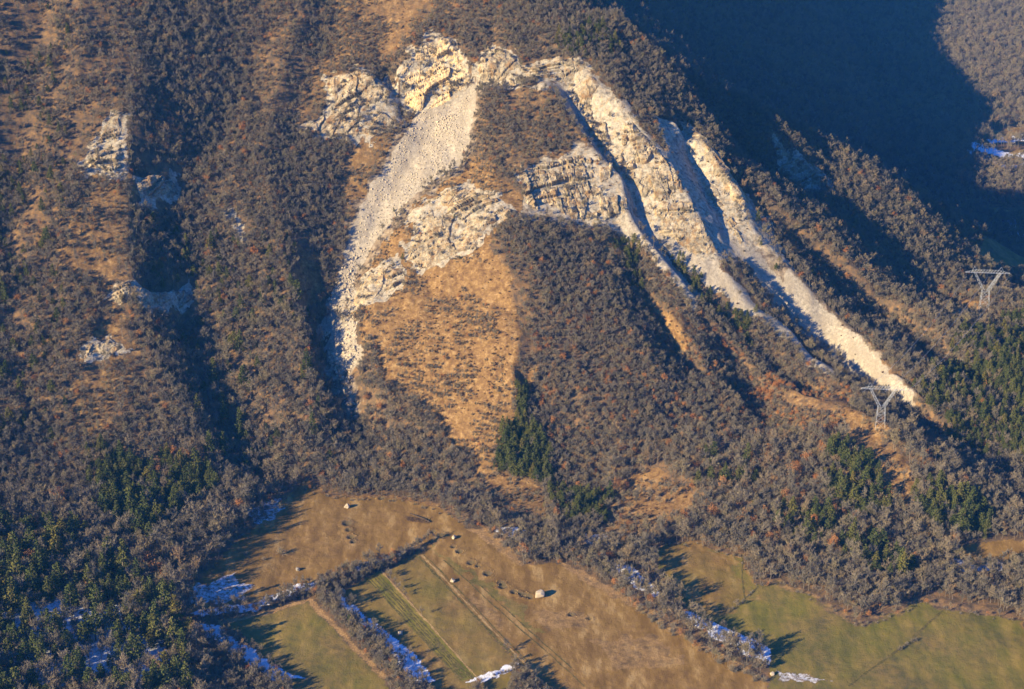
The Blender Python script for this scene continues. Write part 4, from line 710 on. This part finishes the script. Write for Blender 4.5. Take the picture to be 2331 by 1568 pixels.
for x, y, sc in SINGLE_TREES:
    trees['bare_tree'].append(np.array([[x, y, float(ground(np.array([x]), np.array([y]))[0]) - .05, sc]]))
for x, y, sc in SINGLE_BUSHES:
    trees['hedge_bush'].append(np.array([[x, y, float(ground(np.array([x]), np.array([y]))[0]) - .05, sc]]))
# heath shrubs on the golden slopes
x, y = jitter_grid(-330, 330, 820, 1230, 2.3)
z = ground(x, y); s = near_frame(x, y, z); x, y, z = x[s], y[s], z[s]; w = classes(x, y)
s = RNG.uniform(size=len(x)) < np.clip(w[:, 0] * (.05 + .8 * np.clip(3.0 * fbm(x / 13, y / 18, 3, 15), 0, 1)), 0, 1) + .05 * w[:, 3] * (x > 60) + .10 * (w[:, 4] > .4)
trees['heath_shrub'].append(np.stack([x[s], y[s], z[s] - .03, np.exp(RNG.normal(size=s.sum()) * .5).clip(.3, 2.6) * .6], -1))
for ln in SHRUB_LINES:
    for a, b_ in zip(ln[:-1], ln[1:]):
        n = int(math.hypot(b_[0] - a[0], b_[1] - a[1]) / .8); t = RNG.uniform(0, 1, n)
        x = a[0] + (b_[0] - a[0]) * t + RNG.normal(size=n) * 1.0; y = a[1] + (b_[1] - a[1]) * t
        trees['heath_shrub'].append(np.stack([x, y, ground(x, y) - .03, RNG.uniform(.5, 1.4, n)], -1))
# the far valley beyond the skyline
x, y = jitter_grid(-60, 760, 1235, 2750, 7.5)
z = ground(x, y); s = near_frame(x, y, z, .02) & (height(x, y) > -200); x, y, z = x[s], y[s], z[s]; w = classes(x, y)
s = RNG.uniform(size=len(x)) < np.clip(1 - 1.6 * w[:, 1:].sum(1), 0, 1); x, y, z = x[s], y[s], z[s]
far = np.stack([x, y, z - .1, RNG.uniform(1.1, 1.75, len(x))], -1)

for k in trees: trees[k] = np.concatenate(trees[k]) if trees[k] else np.zeros((0, 4))

def gn_scatter(name, pts, meshes, label, category=None, tilt=.06):
    """one object that carries the uncountable rest: real meshes instanced on its points"""
    pts = np.asarray(pts); n = len(pts)
    me = bpy.data.meshes.new(name); me.vertices.add(n); me.vertices.foreach_set('co', pts[:, :3].astype(np.float32).ravel())
    a = me.attributes.new('size', 'FLOAT', 'POINT'); a.data.foreach_set('value', pts[:, 3].astype(np.float32))
    a = me.attributes.new('pick', 'INT', 'POINT'); a.data.foreach_set('value', RNG.integers(0, len(meshes), n).astype(np.int32))
    a = me.attributes.new('turn', 'FLOAT_VECTOR', 'POINT')
    rot = np.stack([RNG.normal(size=n) * tilt, RNG.normal(size=n) * tilt, RNG.uniform(0, 6.283, n)], -1)
    a.data.foreach_set('vector', rot.astype(np.float32).ravel())
    o = link(name, me, kind='stuff', label=label)
    if category: o['category'] = category
    ng = bpy.data.node_groups.new(name, 'GeometryNodeTree')
    ng.interface.new_socket('Geometry', in_out='INPUT', socket_type='NodeSocketGeometry'); ng.interface.new_socket('Geometry', in_out='OUTPUT', socket_type='NodeSocketGeometry')
    gi = ng.nodes.new('NodeGroupInput'); go = ng.nodes.new('NodeGroupOutput'); jn = ng.nodes.new('GeometryNodeJoinGeometry')
    def attr(nm, ty):
        nd = ng.nodes.new('GeometryNodeInputNamedAttribute'); nd.data_type = ty; nd.inputs[0].default_value = nm; return nd.outputs[0]
    size, pick, turn = attr('size', 'FLOAT'), attr('pick', 'INT'), attr('turn', 'FLOAT_VECTOR')
    e2r = ng.nodes.new('FunctionNodeEulerToRotation'); ng.links.new(turn, e2r.inputs[0])
    for k, m_ in enumerate(meshes):
        po = bpy.data.objects.new(name + '_form', m_)
        oi = ng.nodes.new('GeometryNodeObjectInfo'); oi.inputs[0].default_value = po
        cmp = ng.nodes.new('FunctionNodeCompare'); cmp.data_type = 'INT'; cmp.operation = 'EQUAL'
        ng.links.new(pick, cmp.inputs[2]); cmp.inputs[3].default_value = k
        ip = ng.nodes.new('GeometryNodeInstanceOnPoints')
        ng.links.new(gi.outputs[0], ip.inputs['Points']); ng.links.new(cmp.outputs[0], ip.inputs['Selection']); ng.links.new(oi.outputs['Geometry'], ip.inputs['Instance'])
        ng.links.new(e2r.outputs[0], ip.inputs['Rotation']); ng.links.new(size, ip.inputs['Scale'])
        ng.links.new(ip.outputs[0], jn.inputs[0])
    ng.links.new(jn.outputs[0], go.inputs[0])
    md = o.modifiers.new('scatter', 'NODES'); md.node_group = ng
    return o

def individual(name, kd, x, y, z, sc, label, category, group):
    v = KINDS[kd][int(RNG.integers(0, len(KINDS[kd])))]
    root = link(name, None, label=label, category=category, group=group)
    root.location = (x, y, z); root.scale = (sc, sc, sc * RNG.uniform(.92, 1.1)); root.rotation_euler = (RNG.normal() * .04, RNG.normal() * .04, RNG.uniform(0, 6.28))
    for pn, me in v['parts']: link(pn, me, root)
    return root

WHERE = [  # (phrase, polygon) of the woods and rows a single plant is named by; first match wins
 (ph, poly) for ph, poly in PLACES]
def place_of(x, y):
    for ph, poly in WHERE:
        if in_poly(np.array([x]), np.array([y]), poly)[0]: return ph
    return 'on the wooded slope below the cliffs'
LOOK = {'bare_tree': ('leafless grey-brown tree', 'tree', 'bare_woodland', 'bare trees'), 'russet_tree': ('russet-leaved tree', 'tree', 'russet_woodland', 'russet trees'),
        'conifer': ('dark green conifer', 'tree', 'conifer_woodland', 'conifers'), 'hedge_bush': ('leafless bush', 'bush', 'hedge_scrub', 'bushes'), 'heath_shrub': ('low brown shrub', 'shrub', 'heath', 'shrubs')}
for kd, pts in trees.items():
    dist = np.sqrt(pts[:, 0] ** 2 + pts[:, 1] ** 2 + (450 - pts[:, 2]) ** 2)
    show = near_frame(pts[:, 0], pts[:, 1], pts[:, 2], -.012)
    order = np.argsort(-(pts[:, 3] / dist) * show - show * .1)
    top = order[:300]; top = top[show[top]]
    look, cat, mass, plural = LOOK[kd]
    for i in top:
        ph = place_of(pts[i, 0], pts[i, 1])
        f = pts[i, 3] / np.median(pts[top, 3])
        individual(kd, kd, *pts[i], ('large ' if f > 1.12 else 'small ' if f < .85 else '') + look + ' ' + ph, cat, plural + ' ' + ph)
    rest = np.setdiff1d(np.arange(len(pts)), top)
    if len(rest): gn_scatter(mass, pts[rest], [v['whole'] for v in KINDS[kd]], {'bare_tree': 'leafless grey-brown woodland covering the mountainside', 'russet_tree': 'scattered russet-leaved trees across the mountainside woods', 'conifer': 'dark conifers scattered through the mountainside woods', 'hedge_bush': 'bare scrub along the field edges', 'heath_shrub': 'brown heath scrub dotting the golden slopes'}[kd])
gn_scatter('far_woodland', far, [v['whole'] for v in KINDS['bare_tree']], 'hazy leafless woodland on the shaded far valley side')
print('plants', {k: len(v) for k, v in trees.items()}, 'far', len(far))

# ---------------------------------------------------------------- stones of the scree
def scree_points(poly, s, lo, hi, power, dens):
    p = np.array(poly)
    x, y = jitter_grid(p[:, 0].min(), p[:, 0].max(), p[:, 1].min(), p[:, 1].max(), s, .5)
    k = in_poly(x, y, poly) & (RNG.uniform(size=len(x)) < dens * (1 + 1.2 * fbm(x / 8, y / 12, 2, 31))); x, y = x[k], y[k]
    sz = lo + (hi - lo) * RNG.uniform(size=len(x)) ** power
    return np.stack([x, y, ground(x, y) + sz * .12, sz], -1)
sp = np.concatenate([scree_points(poly, s, lo, hi, pw, de) for poly, s, lo, hi, pw, de in SCREE_STONES])
order = np.argsort(-sp[:, 3]); top = order[:240]
for i in top:
    x, y, z, s = sp[i]
    ph = place_of(x, y)
    o = link('boulder', STONES[int(RNG.integers(0, 6))], label='pale angular rockfall boulder ' + STONE_PLACE(x, y), category='boulder', group='rockfall boulders ' + STONE_PLACE(x, y))
    o.location = (x, y, z); o.scale = (s * RNG.uniform(.8, 1.2), s * RNG.uniform(.8, 1.2), s * RNG.uniform(.7, 1.0)); o.rotation_euler = tuple(RNG.uniform(0, 6, 3))
gn_scatter('scree_stones', sp[order[240:]], STONES, 'loose pale stones of the scree chutes', tilt=2)
print('stones', len(sp))

# clods thrown out of the impact pits
cl = []
for cx, cy, r in CRATERS:
    n = 7; a = RNG.uniform(0, 6.28, n); d = r * RNG.uniform(1.1, 2.2, n); x = cx + np.cos(a) * d; y = cy + np.sin(a) * d
    cl.append(np.stack([x, y, ground(x, y) + .08, RNG.uniform(.25, .7, n)], -1))
CLODS = [mesh_from('clod', *stone(s, 12), [M['straw']]) for s in (90, 91)]
gn_scatter('earth_clods', np.concatenate(cl), CLODS, 'pale clods thrown out of the impact pits in the fields', tilt=2)

# boulders that rolled out into the fields
for k, (x, y, s, lab, fresh) in enumerate(BOULDERS):
    z = float(ground(np.array([x]), np.array([y]))[0])
    o = link('boulder', STONES_FIELD[k % 4] if fresh > .5 else STONES_DARK[k % 2], label=lab, category='boulder', group='boulders in the fields')
    o.location = (x, y, z + s * .27); o.scale = (s * .98, s * .9, s * .95); o.rotation_euler = (.2 * k, .3 * k, 1.1 * k)
# ---------------------------------------------------------------- pylons
def bars(segs, r):
    parts = []
    for a, b in segs: parts.append(tube([a, b], [r, r], 4))
    return join(parts)

def pylon(x, y, rz, label, size):
    z = float(ground(np.array([x]), np.array([y]))[0])
    root = link('pylon', None, label=label, category='pylon', group='lattice power pylons'); root.location = (x, y, z); root.rotation_euler = (0, 0, rz); root.scale = (size, size, size)
    HB, WB, WW = 14.5, 3.1, 2.3            # body height, half width at the ground, at the waist
    def ring(zz, w): return [np.array([sx * w, sy * w * .8, zz]) for sx, sy in ((-1, -1), (1, -1), (1, 1), (-1, 1))]
    lv = [(-1.5, WB + .1), (4.5, WB - .25), (9.5, WB - .5), (HB, WW)]
    for k in range(4):
        link('leg', mesh_from('leg', *bars([(ring(*lv[i])[k], ring(*lv[i + 1])[k]) for i in range(3)], .10), [M['steel']]), root)
    br = []
    for i in range(3):
        A, B = ring(*lv[i]), ring(*lv[i + 1])
        for k in range(4):
            q = (k + 1) % 4; br += [(A[k], B[q]), (A[q], B[k]), (B[k], B[q])]
    link('body_bracing', mesh_from('body_bracing', *bars(br, .055), [M['steel']]), root)
    ZT = 27.0
    for s in (-1, 1):                       # the two raking arms of the fork
        seg = []
        bot = [np.array([s * .5, -1.2, HB]), np.array([s * .5, 1.2, HB]), np.array([s * WW, 1.4, HB]), np.array([s * WW, -1.4, HB])]
        topp = [np.array([s * 7.4, -.7, ZT]), np.array([s * 7.4, .7, ZT]), np.array([s * 8.8, .7, ZT]), np.array([s * 8.8, -.7, ZT])]
        prev = bot
        for i in range(1, 6):
            t = i / 5; cur = [bot[k] * (1 - t) + topp[k] * t for k in range(4)]
            for k in range(4): seg += [(prev[k], cur[k]), (prev[k], cur[(k + 1) % 4]), (cur[k], cur[(k + 1) % 4])]
            prev = cur
        link('fork_arm', mesh_from('fork_arm', *bars(seg, .06), [M['steel']]), root)
    seg = []; N = 16; WX = 14.5
    for i in range(N + 1):
        xx = -WX + 2 * WX * i / N; thick = 1.7 * (1 - abs(abs(xx) - 8) / 8) + .5 if abs(xx) > 8 else 2.0
        zb = ZT if abs(xx) <= 8.8 else ZT - .0
        p = [np.array([xx, -.6, zb]), np.array([xx, .6, zb]), np.array([xx, 0, zb + max(.25, 2.0 - max(0, abs(xx) - 8) * .28)])]
        if i: seg += [(q[k], p[k]) for k in range(3)] + [(q[0], p[2]), (q[1], p[2]), (q[0], p[1])]
        q = p
    link('crossarm', mesh_from('crossarm', *bars(seg, .06), [M['steel']]), root)
    for s in (-1, 1):
        link('earth_wire_peak', mesh_from('earth_wire_peak', *bars([((s * 7, 0, ZT + 1.9), (s * 8.6, 0, ZT + 4.2)), ((s * 10, 0, ZT + 1.5), (s * 8.6, 0, ZT + 4.2))], .07), [M['steel']]), root)
    for xx in (-13.5, 0, 13.5):
        link('insulator', mesh_from('insulator', *tube([(xx, 0, ZT), (xx, 0, ZT - 1.4), (xx, 0, ZT - 3.0)], [.12, .2, .1], 6), [M['glass_dark']]), root)
    return root, ZT * size, z, size
PY = []
for (x, y, lab), size in zip(PYLONS, (.86, 1.0)):
    PY.append((x, y) + pylon(x, y, PYLON_TURN, lab, size))

def wire(a, b, sag, label):
    n = 24; t = np.linspace(0, 1, n); a = np.array(a); b = np.array(b)
    p = a + (b - a) * t[:, None]; p[:, 2] -= 4 * sag * t * (1 - t)
    link('power_cable', mesh_from('power_cable', *tube(list(p), [.05] * n, 4), [M['steel']]), label=label, category='cable', group='power cables between the pylons')
ca, sa = math.cos(PYLON_TURN), math.sin(PYLON_TURN)
for off, nm in ((-13.5, 'left-hand'), (0, 'middle'), (13.5, 'right-hand')):
    e = [(x + off * sz * ca, y + off * sz * sa, z + zt - 3.0 * sz) for x, y, root, zt, z, sz in PY]
    wire(e[0], e[1], 7, nm + ' power cable strung between the two pylons')

# ---------------------------------------------------------------- fallen tree in the meadow
x, y = FALLEN
z = float(ground(np.array([x]), np.array([y]))[0])
root = link('fallen_tree', None, label='broken fallen tree lying in the dry meadow above the hedge end', category='tree'); root.location = (x, y, z); root.scale = (1.35, 1.35, 1.35)
rng = np.random.default_rng(7)
link('trunk', mesh_from('trunk', *tube([(-4.5, 5.5, .3), (-1.5, 2.5, .5), (1.5, 0, .6), (4.2, -2.4, .35)], [.14, .26, .3, .2], 6), [M['wood_dead']]), root)
for k in range(7):
    a = np.array([rng.uniform(-2.5, 3.5), 0, .5]); a[1] = 1.2 - .85 * a[0]
    d = np.array([rng.uniform(-1, 1), rng.uniform(-1, 1), rng.uniform(.1, .7)]); L = rng.uniform(1.5, 3.4)
    link('branch', mesh_from('branch', *tube([a, a + d * L * .5 + rng.normal(size=3) * .15, a + d * L], [.10, .07, .02], 4), [M['wood_dead']]), root)
tw_b = rng.uniform([-6, -1.5, .05], [3, 2, .4], (420, 3)); tw_b[:, 1] += -.25 * tw_b[:, 0] - 1
link('broken_twigs', mesh_from('broken_twigs', *blades(tw_b, tw_b + rng.normal(size=(420, 3)) * np.array([.8, .5, .25]) + np.array([0, 0, .2]), np.full(420, .16), rng), [M['shrub']]), root)

# ---------------------------------------------------------------- house on the far valley floor
def box(x0, x1, y0, y1, z0, z1):
    co = np.array([(x, y, z) for z in (z0, z1) for y in (y0, y1) for x in (x0, x1)], float)
    return co, np.array([(0, 2, 3, 1), (4, 5, 7, 6), (0, 1, 5, 4), (2, 6, 7, 3), (0, 4, 6, 2), (1, 3, 7, 5)])
x, y = HOUSE
z = float(ground(np.array([x]), np.array([y]))[0])
root = link('house', None, label='small ochre house with slate roof on the far valley floor', category='house'); root.location = (x, y, z - .3); root.rotation_euler = (0, 0, .35)
link('wall', mesh_from('wall', *box(-5, 5, -3.5, 3.5, 0, 5.4), [M['plaster']]), root)
rf = link('roof', mesh_from('roof', np.array([(-5.5, -4.1, 5.15), (5.5, -4.1, 5.15), (5.5, 4.1, 5.15), (-5.5, 4.1, 5.15), (-5.5, 0, 8.2), (5.5, 0, 8.2), (-5.5, -4.1, 5.41), (5.5, -4.1, 5.41), (5.5, 4.1, 5.41), (-5.5, 4.1, 5.41), (-5.5, 0, 8.5), (5.5, 0, 8.5)]), [np.array([(6, 7, 11, 10), (8, 9, 10, 11), (0, 4, 5, 1), (2, 5, 4, 3), (0, 1, 7, 6), (2, 3, 9, 8)]), np.array([(6, 10, 4), (6, 4, 0), (9, 3, 4), (9, 4, 10), (7, 5, 11), (7, 1, 5), (8, 11, 5), (8, 5, 2)])], [M['roof']]), root)
link('chimney', mesh_from('chimney', *box(2, 2.9, -.2, .7, 7.2, 9.6), [M['plaster']]), rf)
for wx in (-3.2, 0.2, 3.2):
    link('window', mesh_from('window', *box(wx - .55, wx + .55, -3.56, -3.44, 3.2, 4.5), [M['glass_dark']]), root)
link('door', mesh_from('door', *box(-.9, .3, -3.56, -3.44, 0.3, 2.4), [M['door_paint']]), root)

# ---------------------------------------------------------------- haze
HZ = 0.000048
hm = bpy.data.materials.new('haze_air'); hm.use_nodes = True; ht = hm.node_tree; ht.nodes.clear()
ho = ht.nodes.new('ShaderNodeOutputMaterial'); pv = ht.nodes.new('ShaderNodeVolumePrincipled')
pv.inputs['Color'].default_value = HAZE_COLOR; pv.inputs['Density'].default_value = HZ; pv.inputs['Anisotropy'].default_value = 0.0
ht.links.new(pv.outputs[0], ho.inputs['Volume'])
hb = mesh_from('haze', *box(-3600, 4100, -500, 9100, float(Zg.min()) - 5, max(float(Zg.max()) + 40, 480)), [hm])
link('haze', hb, kind='stuff')
